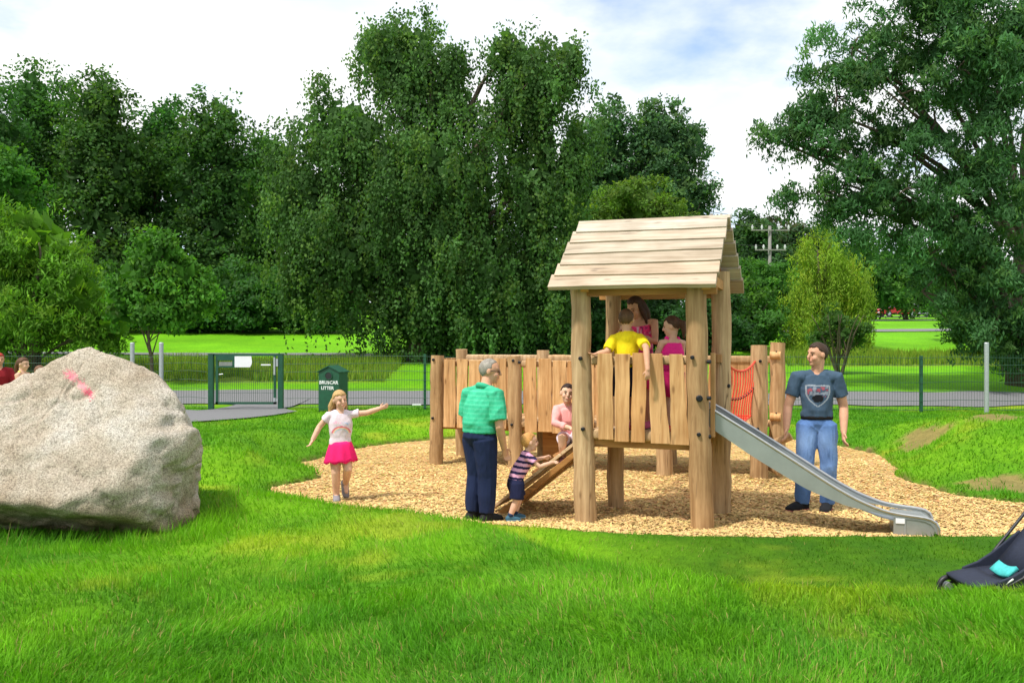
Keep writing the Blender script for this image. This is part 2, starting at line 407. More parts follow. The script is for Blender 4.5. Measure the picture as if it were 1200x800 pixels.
# wood chip bed: a sheet plus loose chips
xs = np.arange(-3.9, 7.6, .08); ys = np.arange(7.2, 16.9, .08)
cx, cy = np.meshgrid(xs, ys); csd = wobble_sd(cx, cy)
def chip_h(x, y): return .012 * fbm(x * 1.6, y * 1.6, oct=3, seed=71) + .006 * vnoise(x * 8, y * 8, seed=72) + .03 * smooth(-.5, 0, pit_sd(x, y))
cz = chip_h(cx, cy)
ci = np.arange(cx.size).reshape(cx.shape); keep = csd < .12
cell = keep[:-1, :-1] & keep[1:, :-1] & keep[:-1, 1:] & keep[1:, 1:]
CF = np.stack([ci[:-1, :-1], ci[:-1, 1:], ci[1:, 1:], ci[1:, :-1]], -1)[cell]
used = np.unique(CF); rm = np.full(cx.size, -1); rm[used] = np.arange(len(used))
CV = np.stack([cx, cy, cz], -1).reshape(-1, 3)[used]
mc, t, b = mat_new('wood_chip_bed')
f1 = noise_out(t, 46, 5, .75); f2 = noise_out(t, 2.2, 4, .6)
vo = nd(t, 'ShaderNodeTexVoronoi'); vo.inputs['Scale'].default_value = 38; tcn = nd(t, 'ShaderNodeTexCoord'); t.links.new(tcn.outputs['Object'], vo.inputs['Vector'])
c = ramp(t, f1, [(.28, (.50, .31, .115)), (.5, (.68, .46, .19)), (.72, (.78, .57, .27))])
c = mixc(t, .4, c, mixc(t, 1.0, (.62, .41, .155), vo.outputs['Color'], 'MULTIPLY'))
c = mixc(t, 1.0, c, ramp(t, f2, [(.3, (.84, .78, .68)), (.68, (1.05, 1.05, 1.05))]), 'MULTIPLY')
t.links.new(c, b.inputs['Base Color']); b.inputs['Roughness'].default_value = .9; b.inputs['Specular IOR Level'].default_value = .1
bump(t, b, f1, .8, .03)
structure(link('wood_chip_bed', mesh_np('wood_chip_bed', CV, rm[CF], None, True), mc))
n = 110000
yy = 1 / np.sqrt(rng.uniform(1 / 16.6 ** 2, 1 / 7.6 ** 2, n)); xx = rng.uniform(-.42, .62, n) * (yy + .4)
k = wobble_sd(xx, yy) < -.01 + .1 * (rng.random(n) < .08)
k &= (xx > -4) & (xx < 7.2)
xx = xx[k]; yy = yy[k]; n = len(xx)
L = rng.uniform(.010, .028, n); Wd = L * rng.uniform(.22, .5, n); an = rng.uniform(0, 2 * np.pi, n); tl = rng.normal(0, .18, n); tw = rng.normal(0, .22, n)
ax = np.stack([np.cos(an) * np.cos(tl), np.sin(an) * np.cos(tl), np.sin(tl)], -1)
bx = np.stack([-np.sin(an) * np.cos(tw), np.cos(an) * np.cos(tw), np.sin(tw)], -1)
P0 = np.stack([xx, yy, chip_h(xx, yy) + .007 + .006 * rng.random(n)], -1)
q = np.stack([P0 - ax * L[:, None] - bx * Wd[:, None] * .7, P0 + ax * L[:, None] * .9 - bx * Wd[:, None], P0 + ax * L[:, None] + bx * Wd[:, None] * .6, P0 - ax * L[:, None] * .8 + bx * Wd[:, None]], 1)
cc = np.array([.76, .52, .215]) * rng.uniform(.72, 1.12, (n, 1)) * (1 + rng.normal(0, .06, (n, 3)))
big = fbm(xx * .7, yy * .7, oct=3, seed=77); cc *= (1 + .16 * big)[:, None]
me = mesh_np('wood_chips', q.reshape(-1, 3), np.arange(n * 4).reshape(-1, 4), np.repeat(np.clip(cc, .02, .85), 4, 0))
o = link('wood_chips', me, attr_mat('wood_chip', .85, .2, 90, 0, .15)); o['kind'] = 'stuff'; o['label'] = 'loose golden wood chips covering the play pit'; o['category'] = 'wood chips'

# ------------------------------------------------------------------ paths and road (sheets draped on the ground)
def strip(name, pts, mat, lift=.015, cross=6, step=.4):
    """pts: (x, y, half width vector x, y)"""
    P = []; 
    for a, bq in zip(pts[:-1], pts[1:]):
        nn = max(2, int(math.hypot(bq[0] - a[0], bq[1] - a[1]) / step))
        for i in range(nn): P.append(np.array(a) * (1 - i / nn) + np.array(bq) * i / nn)
    P.append(np.array(pts[-1], float)); P = np.array(P)
    s = np.linspace(-1, 1, cross)
    X = P[:, 0:1] + P[:, 2:3] * s; Y = P[:, 1:2] + P[:, 3:4] * s
    wob = .05 * vnoise(X * 1.3, Y * 1.3, seed=3) * (np.abs(s) > .9); Y = Y + wob
    Z = base_h(X, Y) + lift
    i = np.arange(X.size).reshape(X.shape)
    Fq = np.stack([i[:-1, :-1], i[1:, :-1], i[1:, 1:], i[:-1, 1:]], -1).reshape(-1, 4)
    return structure(link(name, mesh_np(name, np.stack([X, Y, Z], -1).reshape(-1, 3), Fq, None, True), mat))
strip('park_path', [(-34, 23.6, 0, 1.35), (-10, 23.1, 0, 1.35), (0, 22.8, 0, 1.3), (10, 22.6, 0, 1.3), (32, 22.4, 0, 1.4)], M['asphalt'], .02)
strip('gate_path', [(-5.9, 22.6, .75, 0), (-6.0, 20.2, .80, 0), (-5.85, 19.6, 1.15, -.15), (-6.45, 18.75, 1.15, -.95), (-7.35, 18.05, 1.25, -1.45), (-9.5, 17.5, .5, -1.9), (-16, 17.6, 0, -1.9)], M['asphalt'], .03)
strip('meadow_path', [(-5.2, 34.0, 0, .45), (-12, 34.2, 0, .45), (-22, 35.0, 0, .5)], M['asphalt'], .03)
strip('far_path', [(14, 46.0, 0, .8), (22, 47.0, 0, .8), (34, 49.0, 0, .9)], M['asphalt'], .04, step=1.0)
strip('hill_path', [(24, 73.0, 0, 1.0), (34, 75.0, 0, 1.0), (52, 78.0, 0, 1.0)], M['asphalt'], .05, step=1.0)
strip('road', [(20, 100, 0, 3.0), (45, 101, 0, 3.0), (90, 104, 0, 3.0)], M['asphalt'], .06, step=2.0)

# ------------------------------------------------------------------ grass blades (uncountable ground cover)
def blades(name, label, x, y, length, width, lean, comb, colour, z=None, tri3=True):
    n = len(x); z = H(x, y) if z is None else z
    a = rng.uniform(0, 2 * np.pi, n)
    ld = np.stack([np.cos(a), np.sin(a)], -1) * (lean * rng.random(n))[:, None] + comb
    fa = rng.uniform(0, np.pi, n); wv = np.stack([np.cos(fa), np.sin(fa), np.zeros(n)], -1) * (width / 2)[:, None]
    base = np.stack([x, y, z - .006], -1); up = np.sqrt(np.clip(1 - (ld ** 2).sum(1), .08, 1))
    mid = base + np.concatenate([ld * .35, (up * .58)[:, None]], 1) * length[:, None]
    tip = base + np.concatenate([ld * 1.0, (up * .92)[:, None]], 1) * length[:, None]
    if tri3:
        Vv = np.stack([base - wv, base + wv, mid + wv * .8, mid - wv * .8, tip], 1)
        i = np.arange(n)[:, None] * 5
        Ff = np.stack([i + [0, 1, 2], i + [0, 2, 3], i + [3, 2, 4]], 1).reshape(-1, 3); k = 5
    else:
        Vv = np.stack([base - wv, base + wv, tip], 1); Ff = np.arange(n * 3).reshape(-1, 3); k = 3
    cc = np.repeat(np.clip(colour, .004, .9), k, 0)
    o = link(name, mesh_np(name, Vv.reshape(-1, 3), Ff, cc), M['grass']); o['kind'] = 'stuff'; o['label'] = label; o['category'] = 'grass'
    return o
n = 270000
y = 3.3 / (1 - rng.random(n) * (1 - 3.3 / 10.2)) ; y = y ** .96 * 3.3 ** .04
x = rng.uniform(-1, 1, n) * (.66 * y + 1.5)
sd = wobble_sd(x, y); k = (sd > .015) & (soil_mask(x, y) < rng.random(n)); x = x[k]; y = y[k]; n = len(x)
cn = fbm(x * 1.4, y * 1.4, oct=2, seed=50); cn2 = fbm(x * 1.4, y * 1.4, oct=2, seed=60); tuft = fbm(x * 4.5, y * 4.5, oct=2, seed=62)
rock = np.exp(-((x + 3.6) ** 2 / 1.6 + (y - 6.75) ** 2 / .12)) + np.exp(-((x + 2.45) ** 2 / .06 + (y - 7.2) ** 2 / .6))
shrt = 1 - .45 * smooth(5.6, 6.6, y) * smooth(0, 1.4, x)
ln = rng.uniform(.030, .088, n) * (1 + .45 * tuft) * shrt * (1 + 1.0 * np.clip(rock, 0, 1))
far = np.clip((y - 5) / 5, 0, 1)
col = turf_colour(x, y) * rng.uniform(.72, 1.45, (n, 1)) * (1 + .22 * tuft)[:, None]
dry = rng.random(n) < .035 + .05 * smooth(.2, .9, cn2); col[dry] = np.array([.33, .30, .09]) * rng.uniform(.7, 1.2, (dry.sum(), 1))
wd_ = rng.uniform(.0035, .007, n) * (1 + .9 * far); cmb = np.stack([cn, cn2], -1) * .62; nr2 = y < 5.2
for k, lab in ((nr2, 'bright green lawn grass in the foreground below the boulder'), (~nr2, 'bright green lawn grass along the front edge of the wood chip pit')):
    blades('grass', lab, x[k], y[k], ln[k], wd_[k], .92 + 0 * x[k], cmb[k], col[k], None, lab.find('foreground') > 0)
n = 120000
y = rng.uniform(9.0, 20.4, n); x = rng.uniform(-1, 1, n) * (.64 * y + .5)
sd = wobble_sd(x, y); k = (sd > .01) & (soil_mask(x, y) < .25 + rng.random(n) * .8) & ~((x < np.interp(y, [15.6, 16.6, 17.8, 19.5], [-9, -6.1, -5.3, -4.7])) & (y > 15.6) & (y < 19.7)) & ~((np.abs(x + 6.0) < .85) & (y > 19.3))
x = x[k]; y = y[k]; n = len(x); tuft = fbm(x * 3.5, y * 3.5, oct=2, seed=66)
col = turf_colour(x, y) * rng.uniform(.7, 1.35, (n, 1)) * (1 + .25 * tuft)[:, None]
blades('grass', 'short bank grass between the wood chip pit and the green fence', x, y, rng.uniform(.035, .085, n) * (1 + .4 * tuft), rng.uniform(.012, .024, n), .8 + 0 * x, np.zeros((n, 2)), col, None, False)
def meadow(label, x0, x1, y0, y1, n, hgt):
    x = rng.uniform(x0, x1, n); y = rng.uniform(y0, y1, n); w = fbm(x * .6, y * .6, oct=3, seed=81)
    k = w > -.75; x = x[k]; y = y[k]; w = w[k]; m = len(x)
    t_ = rng.random((m, 1)); col = np.array([.14, .31, .016]) * (1 - t_) + np.array([.28, .35, .05]) * t_
    col = col * rng.uniform(.6, 1.25, (m, 1))
    blades('meadow_grass', label, x, y, hgt * rng.uniform(.55, 1.1, m) * (1 + .3 * w), rng.uniform(.02, .045, m), .35 + 0 * x, np.zeros((m, 2)), col, base_h(x, y), False)
meadow('tall uncut meadow grass behind the green gate', -22, -3.8, 26.2, 31.5, 26000, .42)
meadow('tall uncut meadow grass beyond the path on the willow side', 9.5, 25, 30.5, 34.8, 15000, .38)
# ------------------------------------------------------------------ boulder
def boulder():
    C = V3(-3.72, 7.75, .80)
    sil = [(-5.15, .62), (-4.95, 1.0), (-4.48, 1.29), (-3.79, 1.63), (-3.56, 1.72), (-3.42, 1.665), (-3.03, 1.51), (-2.84, 1.38), (-2.70, 1.10), (-2.60, .97), (-2.61, .40), (-2.68, .12)]
    pl = []
    for (ax, az), (bx, bz) in zip(sil[:-1], sil[1:]):
        n = unit((az - bz, 0, bx - ax)); n = n if np.dot(n, V3((ax + bx) / 2, 7.75, (az + bz) / 2) - C) > 0 else -n
        pm_ = V3((ax + bx) / 2, 7.5, (az + bz) / 2); n = unit((n[0], -(n[0] * pm_[0] + n[2] * (pm_[2] - 1.75)) / pm_[1] + .06, n[2])); pl.append((pm_, n))
    pl += [(V3(-3.7, 6.72, .50), unit((.02, -.72, .48))), (V3(-3.3, 7.10, 1.22), unit((.30, -.62, .60))), (V3(-3.9, 7.08, 1.22), unit((-.16, -.60, .66))), (V3(-3.35, 6.74, .60), unit((.16, -.86, .22))), (V3(-2.98, 6.98, 1.0), unit((.55, -.62, .42))), (V3(-2.80, 7.02, .36), unit((.62, -.62, -.42))), (V3(-4.2, 6.76, .62), unit((-.10, -.9, .30))), (V3(-4.6, 6.92, .7), unit((-.35, -.85, .30))),
           (V3(-3.7, 6.72, .50), unit((-.05, -.45, -.80))), (V3(-2.92, 6.95, .7), unit((.62, -.70, .16))), (V3(-3.05, 6.86, .40), unit((.30, -.90, -.10))), (V3(-2.68, 7.3, .6), unit((.95, -.28, -.12))),
           (V3(-3.7, 8.9, .8), unit((0, 1, .2))), (V3(-3.2, 8.6, 1.3), unit((.2, .7, .6))), (V3(-2.7, 8.3, .8), unit((.7, .7, .1))), (V3(-4.9, 8.4, .8), unit((-.7, .6, .2))),
           (V3(-3.7, 7.7, -.1), V3(0, 0, -1))]
    nu, nv = 260, 130
    th = np.linspace(0, 2 * np.pi, nu, endpoint=False); ph = np.linspace(-np.pi / 2 + .01, np.pi / 2 - .01, nv)
    TH, PH = np.meshgrid(th, ph); D = np.stack([np.cos(PH) * np.cos(TH), np.cos(PH) * np.sin(TH), np.sin(PH)], -1)
    acc = 0
    for p, n in pl:
        q = np.clip((D @ n), 0, None) / np.dot(n, p - C); acc = acc + q ** 110
    r = acc ** (-1 / 110.)
    P = C + D * r[..., None]
    x, y, z = P[..., 0], P[..., 1], P[..., 2]
    crk = smooth(.016, .0, np.abs(.55 * (x + 3.4) + .8 * (z - .75) + .06 * fbm(x * 3, y * 3, z * 3, 3, 91))) * smooth(-3.9, -3.3, x) + .8 * smooth(.012, .0, np.abs(.9 * (x + 3.95) - .5 * (z - .9) + .05 * fbm(x * 4, y * 4, z * 4, 3, 92))) * smooth(.6, .9, z)
    d = .015 * fbm(x * 2.6, y * 2.6, z * 2.6, 3, 5) - .018 * np.abs(fbm(x * 4.2, y * 4.2, z * 4.2, 3, 15)) - .025 * crk + .010 * fbm(x * 9, y * 9, z * 9, 3, 8) + .005 * fbm(x * 30, y * 30, z * 30, 2, 13)
    low = smooth(.62, .38, z) ; d = d + low * (.06 * np.abs(fbm(x * 3.5 + z * 3, y * 3.5, z * 7, 3, 23)) - .03)
    rt = smooth(-2.95, -2.7, x); d = d + rt * (-.07 * smooth(.1, .5, fbm(x * 3, y * 3, z * 4.5, 3, 33)))
    gr = np.abs(fbm(x * 1.3 + 3, y * 1.3, z * 1.8, 3, 41)); d = d - .03 * smooth(.10, .0, gr) * smooth(.5, .9, z)
    P = P + D * d[..., None] - C - V3(0, 0, 0)
    i = np.arange(nu * nv).reshape(nv, nu); i2 = np.roll(i, -1, 1)
    Fq = np.stack([i[:-1], i2[:-1], i2[1:], i[1:]], -1).reshape(-1, 4)
    m, t, b = mat_new('granite')
    f1 = noise_out(t, 2.0, 5, .6); f2 = noise_out(t, 52, 4, .75); f3 = noise_out(t, 130, 2, .6)
    c = ramp(t, f1, [(.32, (.36, .295, .22)), (.5, (.46, .405, .33)), (.68, (.53, .50, .45))])
    c = mixc(t, 1.0, c, ramp(t, f2, [(.34, (.58, .55, .52)), (.5, (.97, .96, .94)), (.66, (1.18, 1.16, 1.13))]), 'MULTIPLY')
    c = mixc(t, 1.0, c, ramp(t, f3, [(.34, (.42, .41, .40)), (.52, (1.02, 1.02, 1.02)), (.7, (1.22, 1.22, 1.22))]), 'MULTIPLY')
    tcn = nd(t, 'ShaderNodeTexCoord'); sx = nd(t, 'ShaderNodeSeparateXYZ'); t.links.new(tcn.outputs['Object'], sx.inputs[0])
    # darker and browner towards the broken lower faces
    mr = nd(t, 'ShaderNodeMapRange'); mr.inputs[1].default_value = -.20; mr.inputs[2].default_value = -.55; t.links.new(sx.outputs[2], mr.inputs[0])
    fm = nd(t, 'ShaderNodeMath', operation='MULTIPLY'); t.links.new(mr.outputs[0], fm.inputs[0]); t.links.new(ramp(t, f1, [(.3, (.9,) * 3), (.7, (.35,) * 3)]), fm.inputs[1])
    c = mixc(t, fm.outputs[0], c, mixc(t, 1.0, c, (.62, .47, .30), 'MULTIPLY'))
    # pink spray marks
    def dash(x0, z0, x1, z1, wdt):
        vx = nd(t, 'ShaderNodeCombineXYZ'); t.links.new(sx.outputs[0], vx.inputs[0]); t.links.new(sx.outputs[2], vx.inputs[1])
        nv_ = nd(t, 'ShaderNodeVectorMath', operation='SUBTRACT'); t.links.new(vx.outputs[0], nv_.inputs[0]); nv_.inputs[1].default_value = ((x0 + x1) / 2, (z0 + z1) / 2, 0)
        rt_ = nd(t, 'ShaderNodeMapping'); rt_.vector_type = 'TEXTURE'; rt_.inputs['Rotation'].default_value = (0, 0, math.atan2(z1 - z0, x1 - x0)); rt_.inputs['Scale'].default_value = (math.hypot(x1 - x0, z1 - z0) / 2, wdt, 1)
        t.links.new(nv_.outputs[0], rt_.inputs[0]); ln = nd(t, 'ShaderNodeVectorMath', operation='LENGTH'); t.links.new(rt_.outputs[0], ln.inputs[0])
        s = nd(t, 'ShaderNodeMath', operation='ADD'); t.links.new(ln.outputs['Value'], s.inputs[0])
        jj = nd(t, 'ShaderNodeMath', operation='MULTIPLY_ADD'); t.links.new(f2, jj.inputs[0]); jj.inputs[1].default_value = 4.5; jj.inputs[2].default_value = -2.2; t.links.new(jj.outputs[0], s.inputs[1])
        return ramp(t, s.outputs[0], [(.3, (.8,) * 3), (1.1, (0, 0, 0))])
    c = mixc(t, dash(-.02, .71, .14, .61, .042), c, (.75, .16, .24)); c = mixc(t, dash(.10, .64, .23, .53, .032), c, (.75, .26, .30)); c = mixc(t, dash(.18, .56, .29, .48, .036), c, (.78, .10, .18))
    front = None
    t.links.new(c, b.inputs['Base Color']); b.inputs['Roughness'].default_value = .9; b.inputs['Specular IOR Level'].default_value = .15
    bump(t, b, f2, .55, .02)
    o = link('boulder', mesh_np('boulder', P.reshape(-1, 3), Fq, None, True), m, None, tuple(C))
    tag(o, 'huge pale granite boulder with pink paint marks lying on the grass', 'boulder')
boulder()

# ------------------------------------------------------------------ trees and shrubs
def blob(px, py, rx, ry, d, dd=0.0, deep=.9):
    s = d / F_; X, Y, Z = at(px, py, d); return (X, Y + dd, Z, rx * s, rx * s * deep, ry * s)
def unit_rows(a): return a / (np.linalg.norm(a, axis=1)[:, None] + 1e-9)
def leaves(blobs, nclump, per, cr, leaf, col, var, droop=0.0, seed=0, shell=.5, hang=0.0, bough=None, per_bough=9, bz=.85, mixu=.35, core=1.0):
    g = np.random.default_rng(seed); B = np.array(blobs)
    w = (B[:, 3] * B[:, 4] * B[:, 5]) ** .70; pick = g.choice(len(B), nclump, p=w / w.sum()); Bp = B[pick]
    d = g.normal(size=(nclump, 3)); d /= np.linalg.norm(d, axis=1)[:, None]
    rad = (shell + (1 - shell) * np.sqrt(g.random(nclump))) * (1 + .20 * vnoise(d[:, 0] * 2.3 + pick * 3.1, d[:, 1] * 2.3, d[:, 2] * 2.3, seed))
    if bough is None: bough = .40 * float(np.median(B[:, 3:].mean(1)))
    nb = max(6, nclump // per_bough); bc = (Bp[:, :3] + d * Bp[:, 3:] * rad[:, None] * np.array([.93, .93, .93]))[:nb]; bo = d[:nb]
    bi = g.integers(0, nb, nclump); d2 = g.normal(size=(nclump, 3)); d2[:, 2] = np.abs(d2[:, 2]) * np.where(g.random(nclump) < .78, 1, -1); d2 = d2 + bo[bi] * .35; d2 /= np.linalg.norm(d2, axis=1)[:, None]
    br = bough * g.uniform(.55, 1.3, nb)[bi]
    c = bc[bi] + d2 * br[:, None] * (.55 + .45 * g.random((nclump, 1))) * np.array([1.0, 1.0, bz if not hang else 1.15]); un = g.random(nclump) < mixu; c = np.where(un[:, None], Bp[:, :3] + d * Bp[:, 3:] * rad[:, None], c); d = np.where(un[:, None], d, unit_rows(d2 * .7 + bo[bi] * .5))
    btint = (1 + .16 * g.normal(size=(nb, 1)))[bi]
    cs = cr * g.uniform(.6, 1.35, nclump)
    n = nclump * per; ci = np.repeat(np.arange(nclump), per)
    off = np.clip(g.normal(size=(n, 3)), -1.7, 1.7) * .85 * np.array([1, 1, .62]) * cs[ci][:, None]
    p = c[ci] + off
    if hang: 
        k = g.exponential(1.0, n) * hang; p[:, 2] -= k; p[:, :2] -= off[:, :2] * np.clip(k / (hang * 2.2), 0, .8)[:, None]
    p[:, 2] -= droop * (off[:, 0] ** 2 + off[:, 1] ** 2) / (cs[ci] + 1e-6)
    zmin = float(base_h(np.array([B[0, 0]]), np.array([B[0, 1]]))[0]) + .05
    p[:, 2] = np.maximum(p[:, 2], zmin + .25 * g.random(n))
    ax = g.normal(size=(n, 3)); ax[:, 2] -= .9 * (droop > 0) + .25 + (1.6 if hang else 0); ax /= np.linalg.norm(ax, axis=1)[:, None]
    oc = off / (np.linalg.norm(off, axis=1)[:, None] + 1e-6); nn = g.normal(size=(n, 3)) * .42 + d[ci] * .5 + oc * .75 + np.array([0, -.1, .45]); bb = np.cross(nn, ax); bb /= np.linalg.norm(bb, axis=1)[:, None] + 1e-9
    l = leaf[0] * g.uniform(.65, 1.3, n); wd = leaf[1] * g.uniform(.7, 1.25, n)
    l = l[:, None]; wd = wd[:, None]
    V = np.stack([p - ax * l * .5, p + bb * wd * .5 - ax * l * .05, p + ax * l * .5, p - bb * wd * .5 - ax * l * .05], 1)
    tint = (btint * (1 + var * .55 * g.normal(size=(nclump, 1))))[ci] * (1 + .10 * g.normal(size=(n, 1)))
    cc = np.array(col) * 1.04 * np.clip(tint, .35, 2.0)
    warm = (g.random(nclump)[ci] < .22)[:, None]; cc = np.where(warm, cc * np.array([1.35, 1.12, .85]), cc)
    V = V.reshape(-1, 3); C4 = np.repeat(np.clip(cc, .004, .8), 4, 0); m = int(nclump * core)
    if m:                                                   # larger inner leaves that close the heart of the crown
        Bq = B[g.choice(len(B), m, p=w / w.sum())]; e = unit_rows(g.normal(size=(m, 3))); pc = Bq[:, :3] + e * Bq[:, 3:] * (.66 * g.random((m, 1)) ** .5)
        pc[:, 2] = np.maximum(pc[:, 2], zmin + .3); a1 = unit_rows(g.normal(size=(m, 3)) * np.array([1, .4, 1])); b1 = unit_rows(np.cross(a1, g.normal(size=(m, 3)) * np.array([.4, 1, .4]))); s1 = leaf[0] * g.uniform(1.2, 2.2, (m, 1))
        V1 = np.stack([pc - a1 * s1, pc + b1 * s1 * .6, pc + a1 * s1, pc - b1 * s1 * .6], 1).reshape(-1, 3)
        V = np.concatenate([V, V1]); C4 = np.concatenate([C4, np.repeat(np.array(col) * 1.04 * g.uniform(.8, 1.1, (m, 1)), 4, 0)]); n += m
    return V, np.arange(n * 4).reshape(-1, 4), C4, c
def tree(name, label, base, top, r, blobs, nclump, per, cr, leaf, col, var=.28, group=None, limbs=10, twigs=40, bend=.3, cat='tree', stems=1, **kw):
    x, y = base; z0 = hz(x, y) - .15; seed = int(abs(x * 131 + y * 17)) % 9999
    g = random.Random(seed); top = min(top, (max(b_[2] + b_[5] for b_ in blobs) - z0) * .82)
    root = thing(name, label, cat, (x, y, z0), 0, group)
    V, F, C, cen = leaves(blobs, nclump, per, cr, leaf, col, var, seed=seed, **kw)
    o = V3(x, y, z0)
    link('crown', mesh_np('crown', V - o, F, C), M['leaf'], root)
    tops = []
    for s in range(stems):
        tb = MB(); pts = []; rad = []; a = g.uniform(0, 6.28); off = V3(math.cos(a), math.sin(a), 0) * (r * 1.6 if stems > 1 else 0)
        tipx = V3(g.uniform(-1, 1) * bend * (3 if stems > 1 else 1), g.uniform(-1, 1) * bend * (3 if stems > 1 else 1), top)
        for i in range(8):
            q = i / 7; pts.append(off + tipx * V3(q ** 1.3, q ** 1.3, q) + V3(g.uniform(-1, 1), g.uniform(-1, 1), 0) * r * .5 * (0 < i)); rad.append(r * (1 - .85 * q) * (1.35 if i == 0 else 1))
        tb.tube(pts, rad, 9, 'flat'); tb.build('trunk', M['bark'], root, True); tops.append(pts)
    lb = MB(); cl = cen - o
    for k in range(limbs):
        B = blobs[k % len(blobs)]; e = V3(*B[:3]) - o + V3(g.uniform(-.4, .4) * B[3], g.uniform(-.4, .4) * B[4], g.uniform(-.3, .2) * B[5])
        pts = tops[k % stems]; q = pts[min(6, max(1, int(7 * min(.8, max(.12, (e[2] / top) * .55)))))]
        m1 = q * .6 + e * .4 + V3(0, 0, .06 * np.linalg.norm(e - q)); m2 = q * .25 + e * .75 + V3(g.uniform(-.2, .2), g.uniform(-.2, .2), .05 * np.linalg.norm(e - q))
        rr = r * g.uniform(.26, .45); lb.tube([q, m1, m2, e], [rr, rr * .7, rr * .42, rr * .15], 6, 'flat')
        for j in range(max(1, twigs // max(1, limbs))):
            h = [m1, m2, e][g.randrange(3)]; dist = np.linalg.norm(cl - h, axis=1); near = np.argsort(dist)[:40]; f = cl[near[g.randrange(len(near))]]
            lb.tube([h, (h + f) / 2 + V3(0, 0, .1), f], [rr * .28, rr * .2, rr * .07], 4, 'flat')
    if limbs: lb.build('limb', M['bark'], root, True)
    return root
DG = (.036, .098, .026)
# tall row on the left
for k, (px, topy, wpx, d, lab) in enumerate([(-30, 70, 70, 50, 'tall dense dark tree at the outer end of the tree row'), (42, 66, 62, 54, 'tallest dark tree of the row, above the pale feathery bush'), (118, 84, 62, 51, 'tall dark tree in the row behind the small slender tree'),
        (188, 102, 58, 55, 'broad dark tree with sky gaps in its lower crown'), (252, 98, 60, 52, 'tall dark tree beside the big weeping birch in the row'), (318, 132, 55, 56, 'dark row tree half hidden by the weeping birch')]):
    bl = [blob(px, topy + 62, wpx * .62, 62, d), blob(px - wpx * .35, topy + 120, wpx * .62, 72, d), blob(px + wpx * .4, topy + 115, wpx * .6, 70, d), blob(px, topy + 195, wpx * .8, 70, d), blob(px + wpx * .2, 330, wpx * .7, 45, d, -1.0)]
    X = (px - 600) * d / F_
    tree('lime_tree', lab, (X, d), 14.5, .28, bl, 760, 27, .43, (.23, .17), (.040 + .005 * (k % 3), .120 + .010 * (k % 2), .025), .34, 'tall dark trees in a row', limbs=12, twigs=48, shell=.3, bough=1.15)
# bushes on the left
d = 27
tree('willow_bush', 'feathery bright green bushy tree beside the park fence behind the boulder', (-14.9, d), 4.2, .16, [blob(-10, 300, 70, 62, d), blob(45, 285, 52, 52, d), blob(75, 345, 52, 62, d), blob(10, 370, 95, 50, d), blob(-60, 280, 60, 80, d), blob(120, 385, 38, 32, d)], 900, 34, .20, (.20, .05), (.10, .235, .020), .3, stems=3, limbs=14, twigs=40, droop=.5, shell=.45)
d = 31
tree('leafy_tree', 'plain mid green tree behind the feathery bushy tree', (-19.0, d), 5.5, .16, [blob(-40, 230, 70, 50, d), blob(10, 215, 36, 34, d), blob(-30, 300, 70, 70, d)], 420, 34, .26, (.2, .10), (.05, .165, .02), .3, limbs=8, twigs=20)
d = 26
tree('young_tree', 'small slender young tree with thin trunk near the gate', (-10.55, d), 3.1, .065, [blob(182, 300, 34, 30, d), blob(160, 330, 34, 30, d), blob(212, 330, 34, 32, d), blob(150, 360, 34, 26, d), blob(195, 360, 42, 28, d), blob(232, 352, 22, 22, d)], 400, 28, .17, (.16, .085), (.062, .185, .020), .28, limbs=10, twigs=40, droop=.3, shell=.3)
# hedge shrubs under the row
for k, (px, py, wpx, hpx, lab) in enumerate([(120, 352, 60, 40, 'dark hedge shrub behind the small slender tree'), (215, 356, 52, 34, 'rounded hedge shrub at the edge of the mown meadow, under the row'), (285, 352, 55, 40, 'hedge shrub at the meadow edge next to the weeping birch'), (360, 348, 55, 42, 'hedge shrub at the meadow edge behind the drooping birch branches')]):
    d = 46
    tree('hedge_shrub', lab, ((px - 600) * d / F_, d), 1.8, .08, [blob(px, py, wpx, hpx, d), blob(px + 20, py + 12, wpx * .8, hpx * .7, d, -1)], 300, 30, .30, (.22, .14), (.038, .12, .022), .32, 'hedge shrubs at the meadow edge', limbs=5, twigs=10, cat='shrub', stems=2)
# central weeping birch
d = 32
tree('birch_tree', 'huge dark weeping birch with drooping branches in the middle of the park', (-3.4, d), 12.3, .34,
     [blob(478, 72, 56, 64, d), blob(440, 60, 30, 40, d), blob(525, 110, 36, 55, d), blob(622, 108, 58, 84, d), blob(590, 60, 26, 42, d), blob(668, 80, 24, 48, d), blob(400, 160, 72, 60, d), blob(500, 215, 120, 95, d), blob(632, 230, 60, 110, d), blob(672, 190, 24, 70, d),
      blob(360, 245, 55, 75, d), blob(420, 300, 85, 80, d), blob(535, 320, 110, 75, d), blob(640, 335, 55, 70, d), blob(352, 325, 34, 42, d), blob(480, 375, 60, 38, d), blob(580, 380, 90, 32, d)],
     3500, 46, .25, (.130, .098), (.066, .150, .036), .30, limbs=26, twigs=150, shell=.35, hang=.36, bend=.8, bough=.80, per_bough=11, mixu=.40, core=2.2)
